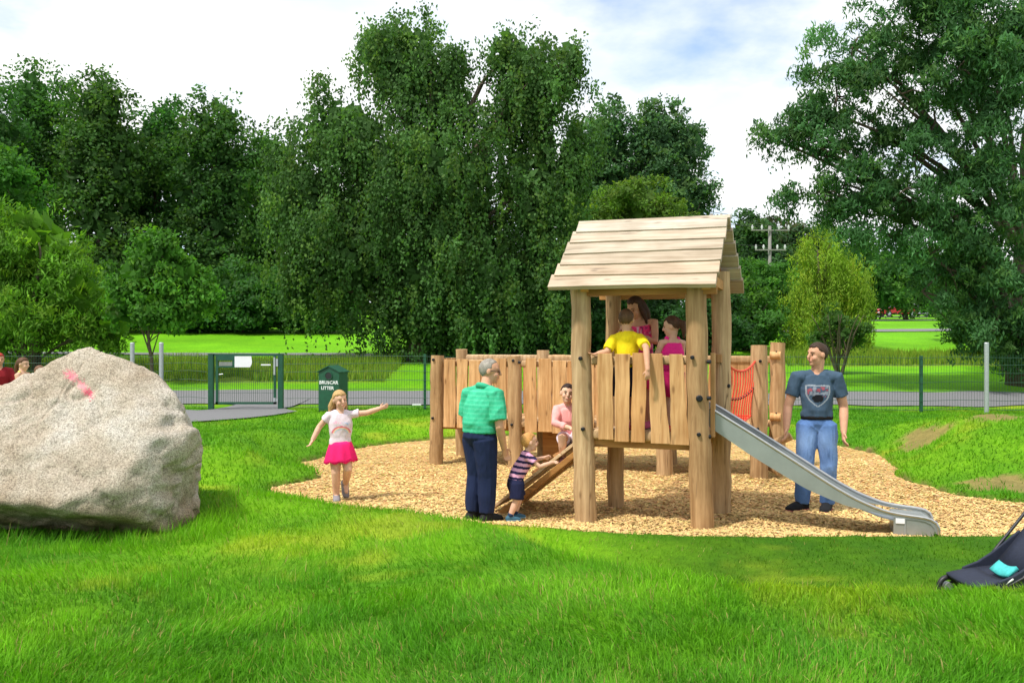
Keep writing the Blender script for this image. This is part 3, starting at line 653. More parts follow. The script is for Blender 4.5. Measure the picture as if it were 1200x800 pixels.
# trees beyond the play tower
d = 50
tree('poplar_tree', 'tall loose grey green tree beside the birch, above the roof', (5.3, d), 11.5, .22, [blob(712, 175, 44, 56, d), blob(690, 240, 40, 70, d), blob(730, 240, 46, 60, d)], 560, 32, .32, (.22, .14), (.062, .145, .052), .3, 'poplars above the roof', limbs=10, twigs=50, shell=.35, bz=1.3, bough=.8)
tree('poplar_tree', 'tall loose grey green poplar with ragged crown leaning over the roof ridge', (9.3, d), 11.5, .22, [blob(772, 165, 36, 44, d), blob(806, 172, 26, 42, d), blob(770, 235, 56, 56, d), blob(812, 235, 20, 34, d)], 600, 32, .30, (.22, .14), (.062, .142, .056), .3, 'poplars above the roof', limbs=12, twigs=70, shell=.35, bz=1.3, bough=.8)
d = 41
tree('ash_sapling', 'yellowish green tree directly behind the roof of the play tower', (6.0, d), 7.5, .15, [blob(745, 250, 52, 46, d), blob(715, 290, 40, 40, d), blob(785, 280, 36, 40, d)], 480, 30, .26, (.2, .10), (.085, .165, .022), .3, limbs=10, twigs=40)
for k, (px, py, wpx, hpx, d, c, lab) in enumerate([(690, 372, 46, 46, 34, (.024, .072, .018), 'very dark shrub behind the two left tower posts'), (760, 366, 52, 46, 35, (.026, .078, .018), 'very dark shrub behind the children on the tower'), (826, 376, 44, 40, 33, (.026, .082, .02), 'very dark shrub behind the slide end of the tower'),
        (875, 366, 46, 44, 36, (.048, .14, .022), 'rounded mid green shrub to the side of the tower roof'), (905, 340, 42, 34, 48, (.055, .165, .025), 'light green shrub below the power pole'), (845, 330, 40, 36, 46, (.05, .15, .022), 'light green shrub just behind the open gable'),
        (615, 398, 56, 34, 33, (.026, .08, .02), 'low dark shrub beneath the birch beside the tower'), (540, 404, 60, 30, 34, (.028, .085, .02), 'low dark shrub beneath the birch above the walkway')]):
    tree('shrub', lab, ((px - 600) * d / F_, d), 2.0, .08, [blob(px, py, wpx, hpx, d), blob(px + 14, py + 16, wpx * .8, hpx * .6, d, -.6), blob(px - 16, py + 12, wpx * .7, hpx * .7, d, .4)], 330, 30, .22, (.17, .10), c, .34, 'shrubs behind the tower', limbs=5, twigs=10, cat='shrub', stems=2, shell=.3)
for k, (px, py, wpx, hpx, d, c, lab) in enumerate([(880, 285, 36, 36, 84, (.045, .11, .035), 'distant dark tree left of the power pole'), (918, 288, 34, 34, 88, (.06, .085, .04), 'distant brownish tree behind the power pole'), (955, 296, 34, 36, 86, (.045, .11, .04), 'distant green tree between power pole and willow'),
        (1010, 318, 44, 40, 78, (.06, .17, .03), 'distant bright green tree behind the willow'), (1062, 322, 44, 36, 82, (.05, .15, .03), 'distant green tree above the parked cars'), (1125, 320, 50, 40, 80, (.04, .12, .025), 'distant dark green tree behind the ash')]):
    tree('field_tree', lab, ((px - 600) * d / F_, d), 5.5, .2, [blob(px, py, wpx, hpx, d), blob(px + 10, py + 24, wpx * .9, hpx * .8, d, -1), blob(px - 14, py + 14, wpx * .7, hpx * .8, d)], 300, 26, .45, (.36, .24), c, .3, 'distant trees', limbs=5, twigs=10, shell=.35)
d = 36
tree('willow_tree', 'pale yellow green weeping willow beyond the path', (12.6, d), 5.6, .18, [blob(968, 290, 34, 24, d), blob(946, 325, 26, 38, d), blob(988, 325, 34, 38, d), blob(962, 360, 44, 42, d), blob(1002, 362, 26, 40, d), blob(938, 380, 20, 30, d)], 760, 36, .17, (.18, .038), (.19, .31, .03), .22, limbs=10, twigs=40, hang=.62, shell=.3, core=0)
d = 28
tree('bare_shrub', 'twiggy multi stemmed shrub standing on the verge behind the man', (10.3, d), 2.0, .055, [blob(982, 385, 22, 32, d), blob(962, 395, 14, 22, d), blob(1004, 395, 14, 22, d)], 90, 24, .14, (.10, .05), (.055, .13, .025), .3, limbs=14, twigs=90, cat='shrub', stems=6, bend=.45)
# the big ash on the right
d = 24
tree('ash_tree', 'large ash tree with feathery drooping leaves overhanging the fence', (14.6, d + 1.5), 11.5, .30,
     [blob(1000, 62, 42, 40, d), blob(965, 120, 44, 42, d), blob(955, 160, 60, 26, d), blob(918, 158, 32, 12, d), blob(1000, 215, 62, 36, d), blob(955, 225, 34, 18, d), blob(1040, 110, 60, 70, d), blob(1110, 60, 90, 80, d), blob(1180, 120, 90, 110, d), blob(1085, 210, 75, 70, d), blob(1150, 240, 75, 80, d),
      blob(1010, 262, 40, 24, d), blob(1070, 300, 40, 28, d), blob(1130, 320, 60, 48, d), blob(1185, 340, 60, 70, d), blob(1150, 385, 42, 30, d), blob(1200, 400, 60, 36, d), blob(1060, 10, 80, 60, d), blob(1190, 20, 90, 70, d), blob(1085, 338, 26, 14, d)],
     2300, 52, .17, (.165, .050), (.054, .145, .046), .30, limbs=30, twigs=200, droop=.55, shell=.25, bend=.9, bough=.62, per_bough=12, mixu=.22, bz=.7, core=0)
for k, (px, py, wpx, hpx, d, c, lab) in enumerate([(1150, 372, 46, 40, 33, (.045, .13, .022), 'green shrub under the ash by the galvanised post'), (1215, 370, 46, 46, 31, (.03, .09, .02), 'dark shrub under the ash crown beside the pale shrub'), (1120, 352, 34, 34, 40, (.04, .12, .022), 'shrub under the ash near the upper path'), (1175, 395, 28, 26, 29, (.09, .18, .03), 'small pale green shrub beneath the ash')]):
    tree('shrub', lab, ((px - 600) * d / F_, d), 2.0, .08, [blob(px, py, wpx, hpx, d), blob(px + 12, py + 14, wpx * .8, hpx * .7, d, -.5)], 260, 30, .22, (.17, .08), c, .34, 'shrubs under the ash', limbs=5, twigs=10, cat='shrub', stems=2, shell=.3)
# far woodland closing the horizon
bl = []
for i in range(44):
    X = -125 + i * 6.4; hgt = 4.5 + 3.5 * random.random(); Y = 128 + random.uniform(-4, 6)
    bl.append((X, Y, float(base_h(np.array([X]), np.array([Y]))[0]) + hgt * .5, 4.6, 3.5, hgt * .75))
V, F, C, _ = leaves(bl, 1800, 16, .8, (1.0, .7), (.036, .10, .028), .3, seed=77, shell=.4)
o = link('distant_woodland', mesh_np('distant_woodland', V, F, C), M['leaf']); o['kind'] = 'stuff'; o['label'] = 'distant belt of dark woodland closing off the park'; o['category'] = 'woodland'

# ------------------------------------------------------------------ fence, gate, bin
FH = 1.22
def fence_y(x): return 19.95 - .05 * x
def make_fence(label, xs_, ends, group):
    root = thing('mesh_fence', label, 'fence', (xs_[0], fence_y(xs_[0]), hz(xs_[0], fence_y(xs_[0]))), 0, group)
    o = V3(*root.location)
    for i, x in enumerate(xs_):
        y = fence_y(x); z = hz(x, y)
        if ends[i]: MB().box(V3(x, y, z + (FH + .06) / 2 - .1) - o, (.06, .06, FH + .2)).build('post', M['green'], root, bevel=.006)
    for a, b_ in zip(xs_[:-1], xs_[1:]):
        mb = MB(); n = int((b_ - a) / .058)
        for k in range(1, n):
            x = a + (b_ - a) * k / n; y = fence_y(x) - .035; z = hz(x, y) + .04
            mb.tube([V3(x, y, z) - o, V3(x, y, z + FH) - o], [.0036, .0036], 3, 'flat')
        for hgt in (.06, .26, .46, .66, .86, 1.04, 1.2):
            P = [V3(x, fence_y(x) - .042, hz(x, fence_y(x)) + hgt) - o for x in np.linspace(a, b_, 7)]
            mb.tube(P, [.0045] * 7, 4, 'flat')
            P = [p + V3(0, .016, 0) for p in P]; mb.tube(P, [.0045] * 7, 4, 'flat')
        mb.build('mesh_panel', M['wire'], root)
    return root
f1 = make_fence('green wire mesh fence running from the gate along the play area', [-5.16, -1.97, .6, 3.2, 5.75, 9.0, 11.6, 14.4], [0, 1, 1, 1, 1, 1, 1, 1], 'park fences')
f2 = make_fence('green wire mesh fence running behind the boulder up to the gate', [-16.8, -14.3, -11.8, -9.4, -6.98], [1, 1, 1, 1, 0], 'park fences')
tg = MB().box((0, 0, 0), (.20, .006, .035)).build('maker_plate', M['white'], f1); tg.location = V3(-2.15, fence_y(-2.15) - .06, .33) - V3(*f1.location)
def steel_post(x, y, hgt, lab):
    z = hz(x, y); r = thing('steel_post', lab, 'post', (x, y, z), 0, 'galvanised posts')
    MB().tube([(0, 0, -.2), (0, 0, hgt)], [.048, .048], 12, 'flat').build('shaft', M['galv'], r, True, auto=True)
    MB().tube([(0, 0, hgt), (0, 0, hgt + .025)], [.052, .04], 12, 'flat').build('cap', M['galv'], r)
steel_post(10.25, 19.15, 1.50, 'galvanised grey steel post beside the fence under the ash')
steel_post(-7.95, 20.1, 1.50, 'galvanised grey steel post close to the gate, right by the boulder peak')
steel_post(-8.65, 20.2, 1.52, 'galvanised grey steel post between the slender tree and the boulder top')

gx0, gx1, gy_ = -6.87, -5.28, 20.25
g = thing('park_gate', 'dark green metal gate with white notice and wire infill', 'gate', ((gx0 + gx1) / 2, gy_, hz(-6, gy_)))
w2 = (gx1 - gx0) / 2; GH = 1.28
for s in (-1, 1):
    MB().box((s * w2, 0, GH / 2 - .05), (.115, .115, GH + .1)).build('post', M['green'], g, bevel=.008)
    MB().box((s * w2, 0, GH + .008), (.125, .125, .012)).build('post_cap', M['green'], g)
fr = [((-w2 + .13), .16, GH - .03), (w2 - .13, .16, GH - .03)]
MB().box((-w2 + .135, 0, .69), (.055, .05, 1.1)).build('stile', M['green'], g); MB().box((w2 - .135, 0, .69), (.055, .05, 1.1)).build('stile', M['green'], g)
MB().box((0, 0, GH - .015), (2 * w2 - .13, .05, .05)).build('top_rail', M['green'], g); MB().box((0, 0, .165), (2 * w2 - .2, .05, .05)).build('bottom_rail', M['green'], g)
mb = MB()
for k in range(26): x = -w2 + .19 + k * (2 * w2 - .38) / 25; mb.tube([(x, .0, .18), (x, .0, GH - .03)], [.0042] * 2, 4, 'flat')
for z in (.4, .65, .9, 1.1): mb.tube([(-w2 + .16, .004, z), (w2 - .16, .004, z)], [.004] * 2, 4, 'flat')
mb.build('wire_infill', M['wire'], g)
bx = MB().box((-w2 + .36, -.012, GH - .09), (.42, .06, .1)).build('latch_box', M['green'], g)
MB().box((-w2 + .36, -.012, GH - .285), (.40, .05, .035)).build('latch_bar', M['green'], g); MB().box((-w2 + .53, -.012, GH - .19), (.07, .05, .17)).build('latch_plate', M['green'], g)
MB().box((-w2 + .34, -.02, GH - .22), (.30, .03, .09)).build('lock', M['brass'], g); MB().tube([(-w2 + .2, -.05, .82), (-w2 + .28, -.05, .83)], [.012, .012], 6).build('handle', M['galv'], g)
MB().prism([(-.19, -.125), (.16, -.125), (.195, -.06), (.205, .0), (.19, .125), (-.19, .125)], -.05, -.044).build('notice', M['white'], g, loc=(-w2 + .74, 0, GH - .17))
MB().box((w2 - .33, -.045, GH - .24), (.22, .006, .03)).build('maker_plate', M['white'], g)
MB().box((w2 - .135, -.035, GH - .27), (.04, .03, .4)).build('hinge', M['galv'], g); MB().box((w2 - .07, -.06, GH - .19), (.045, .03, .17)).build('hinge', M['galv'], g)
MB().box((w2 - .135, -.035, .24), (.05, .03, .09)).build('hinge', M['galv'], g); MB().box((w2 - .07, -.06, .24), (.045, .03, .07)).build('hinge', M['galv'], g)

def text_part(body, size, mat, parent, loc, rot, bold=.0):
    cu = bpy.data.curves.new('lettering', 'FONT'); cu.body = body; cu.size = size; cu.align_x = 'CENTER'; cu.align_y = 'CENTER'; cu.extrude = .003; cu.offset = bold; cu.resolution_u = 2
    tmp = bpy.data.objects.new('tmp', cu); COL.objects.link(tmp); bpy.context.view_layer.update()
    me = bpy.data.meshes.new_from_object(tmp.evaluated_get(bpy.context.evaluated_depsgraph_get())); bpy.data.objects.remove(tmp)
    return link('lettering', me, mat, parent, loc, rot)
bn = thing('litter_bin', 'dark green litter bin with gabled top and white lettering', 'bin', (-3.92, 19.45, hz(-3.92, 19.45) - .02), R(-16))
prof = [(-.25, .0), (.25, 0), (.25, .88), (0, 1.0), (-.25, .88)]
MB().prism(prof, -.21, .21).build('body', M['green'], bn, bevel=.012)
MB().prism([(-.275, .872), (0, 1.004), (.275, .872), (.275, .892), (0, 1.03), (-.275, .892)], -.235, .235).build('lid', M['green'], bn)
MB().tube([(0, -.214, .80), (0, -.226, .80)], [.075, .075], 20, 'flat').build('opening', M['black'], bn)
MB().tube([(0 + .085 * math.cos(a), -.222, .80 + .085 * math.sin(a)) for a in np.linspace(0, 6.283, 21)], [.010] * 21, 6).build('opening_rim', M['green'], bn)
text_part('BRUSCAR', .105, M['white'], bn, (0, -.214, .655), (R(90), 0, 0), .002); text_part('LITTER', .10, M['white'], bn, (-.03, -.214, .535), (R(90), 0, 0), .002)
MB().box((0, -.213, .26), (.42, .008, .42)).build('door', M['green'], bn, bevel=.003)
MB().box((0, 0, .02), (.54, .46, .05)).build('plinth', M['black'], bn)

# ------------------------------------------------------------------ power poles, wires and cars
def power_pole(x, y, ztop, lab):
    z0 = hz(x, y); h = ztop - z0; r = thing('power_pole', lab, 'power pole', (x, y, z0), 0, 'power poles')
    MB().tube([(0, 0, 0), (0, 0, h)], [.16, .12], 10, 'flat').build('shaft', M['pole'], r, True)
    for zz, w in ((h - .35, 1.5), (h - 1.9, 1.2)):
        MB().box((0, -.2, zz), (w * 2, .10, .10)).build('crossarm', M['pole'], r)
        for s in (-.95, -.45, .45, .95): MB().tube([(s * w, -.2, zz + .05), (s * w, -.2, zz + .24), (s * w, -.2, zz + .36)], [.05, .10, .06], 8).build('insulator', M['porcelain'], r, True)
    return r
power_pole(20.35, 70, 10.85, 'grey wooden power pole with white insulators above the shrubs')
power_pole(14.85, 66, 11.25, 'power pole whose crossarm shows just over the roof ridge')
for k, (s, zz) in enumerate(((-1.4, -.02), (1.4, -.02), (-1.1, -1.55))):
    a = V3(14.85 + s * .8, 65.8, 11.2 + zz); b_ = V3(20.35 + s * .8, 69.8, 10.85 + zz); c_ = b_ + (b_ - a) * 3 + V3(0, 0, -1.2); aa = a - (b_ - a) * 3
    P = []
    for p, q in ((aa, a), (a, b_), (b_, c_)):
        for i in range(8): u = i / 8; P.append(p * (1 - u) + q * u - V3(0, 0, 1.0 * u * (1 - u)))
    tag(MB().tube(P, [.018] * len(P), 4, 'flat').build('power_line', M['bolt']), ['upper power line strung from the near ends of the pole crossarms', 'upper power line strung from the road side ends of the crossarms', 'lower power line strung from the second crossarms of the poles'][k], 'power line', 'power lines')
def car(x, y, rz, colr, lab):
    r = thing('parked_car', lab, 'car', (x, y, hz(x, y) + .06), rz, 'cars parked on the hill road'); pm = plain('car_paint_' + str(int(colr[0] * 100)), colr, .25, .2, .03)
    body = [(-2.1, .35), (-2.1, .72), (-1.9, .88), (-1.15, .98), (1.0, .98), (1.75, .90), (2.08, .72), (2.1, .35), (1.75, .28), (-1.75, .28)]
    MB().prism(body, -.84, .84).build('body', pm, r, bevel=.06)
    cab = [(-1.25, .97), (-.65, 1.45), (.75, 1.47), (1.45, .97)]
    MB().prism(cab, -.70, .70).build('cabin', M['glass'], r, bevel=.04); MB().prism([(-.62, 1.455), (.72, 1.475), (.66, 1.50), (-.55, 1.49)], -.66, .66).build('roof', pm, r)
    for sx in (-1.35, 1.35):
        for sy in (-.80, .80):
            wh = MB().tube([(sx, sy - .1, .32), (sx, sy + .1, .32)], [.32, .32], 20, 'flat').build('wheel', M['black'], r)
            MB().tube([(sx, sy - .115, .32), (sx, sy + .115, .32)], [.19, .19], 14, 'flat').build('rim', M['galv'], wh)
    for sy in (-.6, .6): MB().box((-2.09, sy, .66), (.06, .3, .13)).build('headlight', M['white'], r); MB().box((2.09, sy, .72), (.06, .3, .13)).build('tail_light', M['red'], r)
    MB().box((-.0, -.845, .66), (.02, .02, .5)).build('door_seam', M['black'], r)
    MB().box((-2.115, 0, .5), (.02, .5, .11)).build('number_plate', M['white'], r)
car(43.4, 100, R(4), (.45, .02, .02), 'red car parked behind the ash leaves on the hill road'); car(46.6, 101.5, R(6), (.40, .43, .46), 'silver car parked beside the red one on the hill road')
# ------------------------------------------------------------------ play tower
def wob_post(x, y, r, hgt, lean, seed, sq=0.0):
    g = random.Random(seed); pts = []; rad = []
    for i in range(12):
        q = i / 11; pts.append((x + lean[0] * q + g.uniform(-1, 1) * .010 * (i > 0), y + lean[1] * q + g.uniform(-1, 1) * .010, -.15 + (hgt + .15) * q))
        rad.append((r * (1.06 - .12 * q + g.uniform(-.04, .04)), r * (1.06 - .12 * q + g.uniform(-.04, .04))))
    m = MB(); m.tube(pts, rad, 16, 'flat'); return m
def bolt(parent, p, n, r=.02):
    p = V3(*p); n = unit(n); MB().tube([p - n * .02, p + n * .007, p + n * .012], [r, r, r * .7], 10, 'flat').build('bolt', M['bolt'], parent)
def rough_board(w0, w1, L, th, seed, skew=0.0):
    """upright board with slightly uneven live edges; origin at its foot centre"""
    g = random.Random(seed); n = 6; m = MB(); V = []
    for i in range(n + 1):
        q = i / n; w = (w0 * (1 - q) + w1 * q) / 2; j1 = g.uniform(-.006, .006); j2 = g.uniform(-.006, .006); z = L * q
        cx = skew * (q - .5)
        V += [(cx - w + j1, -th / 2, z), (cx + w + j2, -th / 2, z), (cx + w + j2 - .004, th / 2, z), (cx - w + j1 + .004, th / 2, z)]
    F = []
    for i in range(n):
        a = i * 4
        for k in range(4): F.append((a + k, a + (k + 1) % 4, a + 4 + (k + 1) % 4, a + 4 + k))
    F += [(3, 2, 1, 0), tuple(n * 4 + k for k in range(4))]
    m.add(V, F); return m
UA = math.atan2(-.324, .946)
T = thing('play_tower', 'timber play tower with pitched board roof and climbing ramp', 'play tower', (.73, 8.70, 0), UA)
for (x, y, r, hgt, ln, sd) in ((0, 0, .103, 2.30, (-.075, .02), 1), (1.12, 0, .104, 2.30, (-.075, .03), 2), (.13, .78, .085, 2.42, (-.045, 0), 3), (1.21, .82, .10, 2.46, (.0, -.02), 4)):
    wob_post(x, y, r, hgt, ln, sd).build('post', M['post'], T, auto=True)
DZ = .86
for k in range(8): MB().box((.04 + .147 * k, .45, DZ - .022), (.14, .86, .044)).build('deck_plank', M['deckx'], T, bevel=.004)
MB().box((.56, .09, DZ - .095), (1.2, .06, .10)).build('joist', M['beam'], T); MB().box((.62, .78, DZ - .095), (1.2, .06, .10)).build('joist', M['beam'], T)
# front guard: two rails carrying five uneven boards
MB().tube([(.05, .02, 1.565), (1.08, .02, 1.575)], [(.045, .03)] * 2, 8, 'flat', ref=(0, 0, 1)).build('rail', M['post'], T, auto=True)
MB().tube([(.05, .02, .845), (1.08, .02, .835)], [(.05, .03)] * 2, 8, 'flat', ref=(0, 0, 1)).build('rail', M['post'], T, auto=True)
for k, (a, b_, sk, lo, hi) in enumerate(((.125, .275, -.012, .80, 1.635), (.295, .435, .01, .785, 1.63), (.46, .595, .02, .785, 1.64), (.63, .79, -.05, .78, 1.635), (.825, .975, -.035, .775, 1.63))):
    rough_board(b_ - a + (.02 if k in (3, 4) else 0), b_ - a - (.025 if k in (3, 4) else 0), hi - lo, .035, 10 + k, sk).build('guard_board', M['board'], T, loc=((a + b_) / 2, -.032, lo), bevel=.004)
for (x, z) in ((-.035, 1.585), (-.01, .90), (1.04, 1.60), (1.10, .885)): bolt(T, (x, -.103, z), (0, -1, 0))
bolt(T, (1.105, -.10, 1.22), (.2, -1, 0), .032)
for z in (1.56, 1.22, .86): bolt(T, (1.19, -.02 + .0, z), (1, -.25, 0))
# short guards beside the slide mouth
rough_board(.10, .10, .80, .04, 21).build('guard_board', M['board'], T, loc=(1.20, .175, .84), rot=(0, 0, R(90)), bevel=.004)
MB().box((1.2, .70, 1.58), (.07, .17, .085)).build('rail_end', M['board'], T, bevel=.006)
for (x, y, z, n) in ((1.295, .74, 1.30, (1, -.5, 0)), (1.295, .74, .80, (1, -.5, 0)), (.03, .74, 1.5, (-1, -.5, 0))): bolt(T, (x, y, z), n)
# ramp on the side away from the slide
r0, r1 = V3(.02, .07, DZ - .03), V3(-1.0, .07, .0)
for yy in (.115, .66):
    MB().bar((.0, yy, DZ - .12), (-.98, yy, -.06), .055, .19, (0, 1, 0)).build('ramp_beam', M['beam'], T, bevel=.006)
for k in range(7):
    q = (k + .5) / 7; a = V3(.02, .39, DZ + .005) * (1 - q) + V3(-1.03, .39, .03) * q
    ang = math.atan2(.83, 1.05); MB().box((0, 0, 0), (.175, .64, .03)).build('ramp_plank', M['deckx'], T, loc=tuple(a), rot=(0, -ang, 0), bevel=.004)
for k in range(4):
    q = (k + .6) / 4.6; a = V3(.02, .39, DZ + .02) * (1 - q) + V3(-1.03, .39, .055) * q
    MB().box((0, 0, .012), (.035, .56, .035)).build('ramp_batten', M['board'], T, loc=tuple(a), rot=(0, -ang, 0))
# roof
def roof_board_mesh(L0, L1, w, th, seed):
    g = random.Random(seed); n = 14; V = []
    for i in range(n + 1):
        x = L0 + (L1 - L0) * i / n; e = .007 * math.sin(x * 2.3 + seed * 1.7) + g.uniform(-.003, .003)
        V += [(x, -w / 2 + e, -th / 2), (x, w / 2, -th / 2), (x, w / 2, th / 2), (x, -w / 2 + e, th / 2)]
    F = []
    for i in range(n):
        a = i * 4
        for k in range(4): F.append((a + k, a + (k + 1) % 4, a + 4 + (k + 1) % 4, a + 4 + k))
    F += [(3, 2, 1, 0), tuple(n * 4 + k for k in range(4))]
    return MB().add(V, F)
E0, RG, RV, EZ = -.21, .42, 2.955, 2.255          # eave offset, ridge offset, ridge height, eave height
sl = math.atan2(RV - EZ, RG - E0); LEN = math.hypot(RV - EZ, RG - E0); nb = 6; bw = LEN / nb
rt = MB(); rt.bar((-.05, RG, RV - .10), (1.17, RG, RV - .10), .05, .09, (0, 0, 1)); ro = rt.build('roof', M['beam'], T)
for side in (0, 1):
    for k in range(nb):
        q = (k + .5) / nb; ov = bw + .035
        y = E0 + (RG - E0) * q; z = EZ + (RV - EZ) * q; s = 1
        end0 = -.33 + .15 * q + random.uniform(-.01, .01); end1 = 1.265 + .06 * q + random.uniform(-.008, .008)
        if side: y = 2 * RG - y; end1 = 1.43 - .10 * q
        tilt = sl - .10
        b_ = roof_board_mesh(end0, end1, ov, .046, 30 + k + side * 10)
        if side: 
            b_.v = [(vx, -vy, vz) for vx, vy, vz in b_.v]; b_.f = [tuple(reversed(f)) for f in b_.f]
        b_.build('roof_board', M['roof'] if not side else M['beam2'] if 'beam2' in M else M['roof'], ro, loc=(0, y, z + .012), rot=(tilt if not side else -tilt, 0, 0), bevel=.003)
for x in (.02, 1.17):                               # rafters and tie beams under the boards
    for s in (0, 1):
        y0 = E0 + .05 if not s else 2 * RG - E0 - .05
        MB().bar((x, y0, EZ - .01), (x, RG, RV - .075), .05, .075, (1, 0, 0)).build('rafter', M['beam'], ro)
    MB().box((x + .051, RG, EZ + .06), (.045, 1.0, .09)).build('tie_beam', M['beam'], ro)
MB().box((.58, .0, EZ - .02), (1.35, .07, .08)).build('wall_plate', M['beam'], ro); MB().box((.62, .82, EZ - .02), (1.35, .07, .08)).build('wall_plate', M['beam'], ro)

# ------------------------------------------------------------------ slide
SL = thing('slide', 'stainless steel slide running down from the tower to the chips', 'slide', (.73, 8.70, 0), UA)
rim = [(1.08, 1.15), (1.17, 1.117), (1.57, .874), (1.93, .648), (2.28, .425), (2.5, .305), (2.73, .218), (2.95, .192), (3.08, .186), (3.15, .16), (3.175, .11), (3.16, .05)]
botm = [(1.08, .985), (1.19, .918), (1.57, .665), (2.05, .385), (2.39, .250), (2.81, .178), (2.95, .165), (3.06, .158), (3.12, .13), (3.14, .10), (3.13, .05)]
def lerp_prof(pr, n):
    P = np.array(pr); seg = np.r_[0, np.cumsum(np.hypot(*np.diff(P, axis=0).T))]; u = np.linspace(0, seg[-1], n)
    Q = np.stack([np.interp(u, seg, P[:, 0]), np.interp(u, seg, P[:, 1])], 1)
    for _ in range(2): Q[1:-1] = Q[1:-1] * .5 + (Q[:-2] + Q[2:]) * .25
    return Q
Rm = lerp_prof(rim, 44); Bt = lerp_prof(botm, 44)
ya, yb = .17, .65
def loft(A, B, name, mat, th=None):
    V = []; F = []
    up = name == 'bed'
    for p, q in zip(A, B):
        d = V3(0, 0, .003) if up else V3(0, .003, 0); p = V3(*p); q = V3(*q); V += [p - d, q - d, q + d, p + d]
    for i in range(len(A) - 1):
        for k in range(4): F.append((4 * i + k, 4 * i + (k + 1) % 4, 4 * i + 4 + (k + 1) % 4, 4 * i + 4 + k))
    F += [(3, 2, 1, 0), tuple(4 * (len(A) - 1) + k for k in range(4))]
    return MB().add(V, F).build(name, mat, SL, auto=True)
M['slidebed'] = plain('slide_bed_steel', (.28, .31, .34), .42, .55, .12, 9); M['slideside'] = plain('slide_side_steel', (.33, .355, .345), .40, .55, .1, 6)
bed = [(s, Rm[i][1] - min(.11, max(.035, .12 - .03 * (s - 1)))) for i, (s, _) in enumerate(Rm)]
bed = [(s, z) for (s, z) in bed]
loft([(s, ya + .012, z) for s, z in bed], [(s, yb - .012, z) for s, z in bed], 'bed', M['slidebed'])
for yv in (ya, yb):
    loft([(s, yv, z) for s, z in Rm], [(s, yv, z) for s, z in Bt], 'side', M['slideside'])
    MB().tube([(s, yv, z) for s, z in Rm], [.0135] * len(Rm), 8).build('rim', M['steel'], SL, True)
foot = [(2.79, -.1), (2.79, .172), (2.95, .165), (3.06, .158), (3.115, .13), (3.135, .09), (3.12, .03), (3.07, -.02), (3.05, -.1)]
MB().prism(foot, ya + .006, yb - .006).build('foot', M['slideside'], SL, bevel=.006)
MB().box((2.845, ya + .0, .145), (.075, .006, .045)).build('label_plate', M['white'], SL); MB().box((2.885, ya + .002, .05), (.008, .012, .24)).build('seam', M['galv'], SL)
MB().box((1.12, .41, .97), (.10, .46, .06)).build('mouth_plate', M['steel'], SL)

# ------------------------------------------------------------------ walkway
WA = math.atan2(-1.34, 4.24)
WK = thing('timber_walkway', 'raised timber walkway with uneven board sides behind the tower', 'walkway', (-1.09, 12.7, 0), WA)
WZ = .64
for k, (x, y, r, hgt, ln) in enumerate(((0, 0, .098, 1.55, (.02, 0)), (1.2, 0, .10, 1.545, (-.03, 0)), (3.25, 0, .105, 1.55, (0, 0)), (4.45, 0, .108, 1.70, (.02, 0)), (.02, 1.0, .095, 1.63, (0, 0)), (1.32, 1.0, .098, 1.62, (0, 0)), (3.2, 1.0, .095, 1.6, (0, 0)), (4.66, .95, .105, 1.735, (.02, 0)))):
    wob_post(x, y, r, hgt, ln, 50 + k).build('post', M['post'], WK, auto=True)
for k in range(31): MB().box((.075 + .147 * k, .5, WZ - .02), (.14, 1.02, .04)).build('deck_plank', M['deckx'], WK, bevel=.003)
for y in (.07, .93): MB().box((2.25, y, WZ - .09), (4.5, .06, .10)).build('joist', M['beam'], WK)
for x0, x1 in ((.05, 1.15), (1.25, 3.2)):
    for z in (1.44, .60): MB().tube([(x0, .02, z), ((x0 + x1) / 2, .025, z + .01), (x1, .02, z)], [(.045, .028)] * 3, 8, 'flat', ref=(0, 0, 1)).build('rail', M['post'], WK, auto=True)
for x0, x1 in ((.05, 1.3), (1.35, 3.2), (3.25, 4.62)):
    for z in (1.50, .62): MB().tube([(x0, .99, z), (x1, .98, z)], [(.05, .03)] * 2, 8, 'flat', ref=(0, 0, 1)).build('rail', M['post'], WK, auto=True)
g = random.Random(3)
def boards(x0, x1, y, n, lo, hi, fy):
    st = (x1 - x0) / n
    for k in range(n):
        w = st - g.uniform(.004, .035); l_ = lo + g.uniform(-.03, .03); h_ = hi + g.uniform(-.02, .025)
        rough_board(w + g.uniform(-.012, .012), w + g.uniform(-.02, .01), h_ - l_, .034, g.randrange(9999), g.uniform(-.015, .015)).build('guard_board', M['board'], WK, loc=(x0 + st * (k + .5), y, l_), bevel=.004)
boards(.13, 1.08, -.03, 5, .53, 1.495, 1); boards(1.33, 3.14, -.03, 9, .50, 1.50, 1)
boards(.14, 1.2, 1.03, 5, .55, 1.52, 1); boards(1.44, 3.1, 1.03, 8, .55, 1.53, 1); boards(3.32, 4.55, 1.0, 6, .55, 1.50, 1)
for k in range(4): rough_board(.19, .18, .95, .034, 90 + k).build('guard_board', M['board'], WK, loc=(-.06, .2 + k * .205, .55), rot=(0, 0, R(90)), bevel=.004)
for (x, y, z) in ((.0, -.10, 1.49), (-.01, -.10, .66), (1.19, -.10, 1.485), (1.17, -.10, .60), (1.27, -.07, 1.46), (4.45, -.11, .64), (4.48, -.108, 1.5)): bolt(WK, (x, y, z), (0, -1, 0))
for z in (1.56, .72): MB().tube([(4.58, .87, z), (4.72, .85, z)], [.055, .055], 10, 'flat').build('rail_end', M['board'], WK, auto=True); bolt(WK, (4.66, .84, z + .05), (.1, -1, 0), .012)
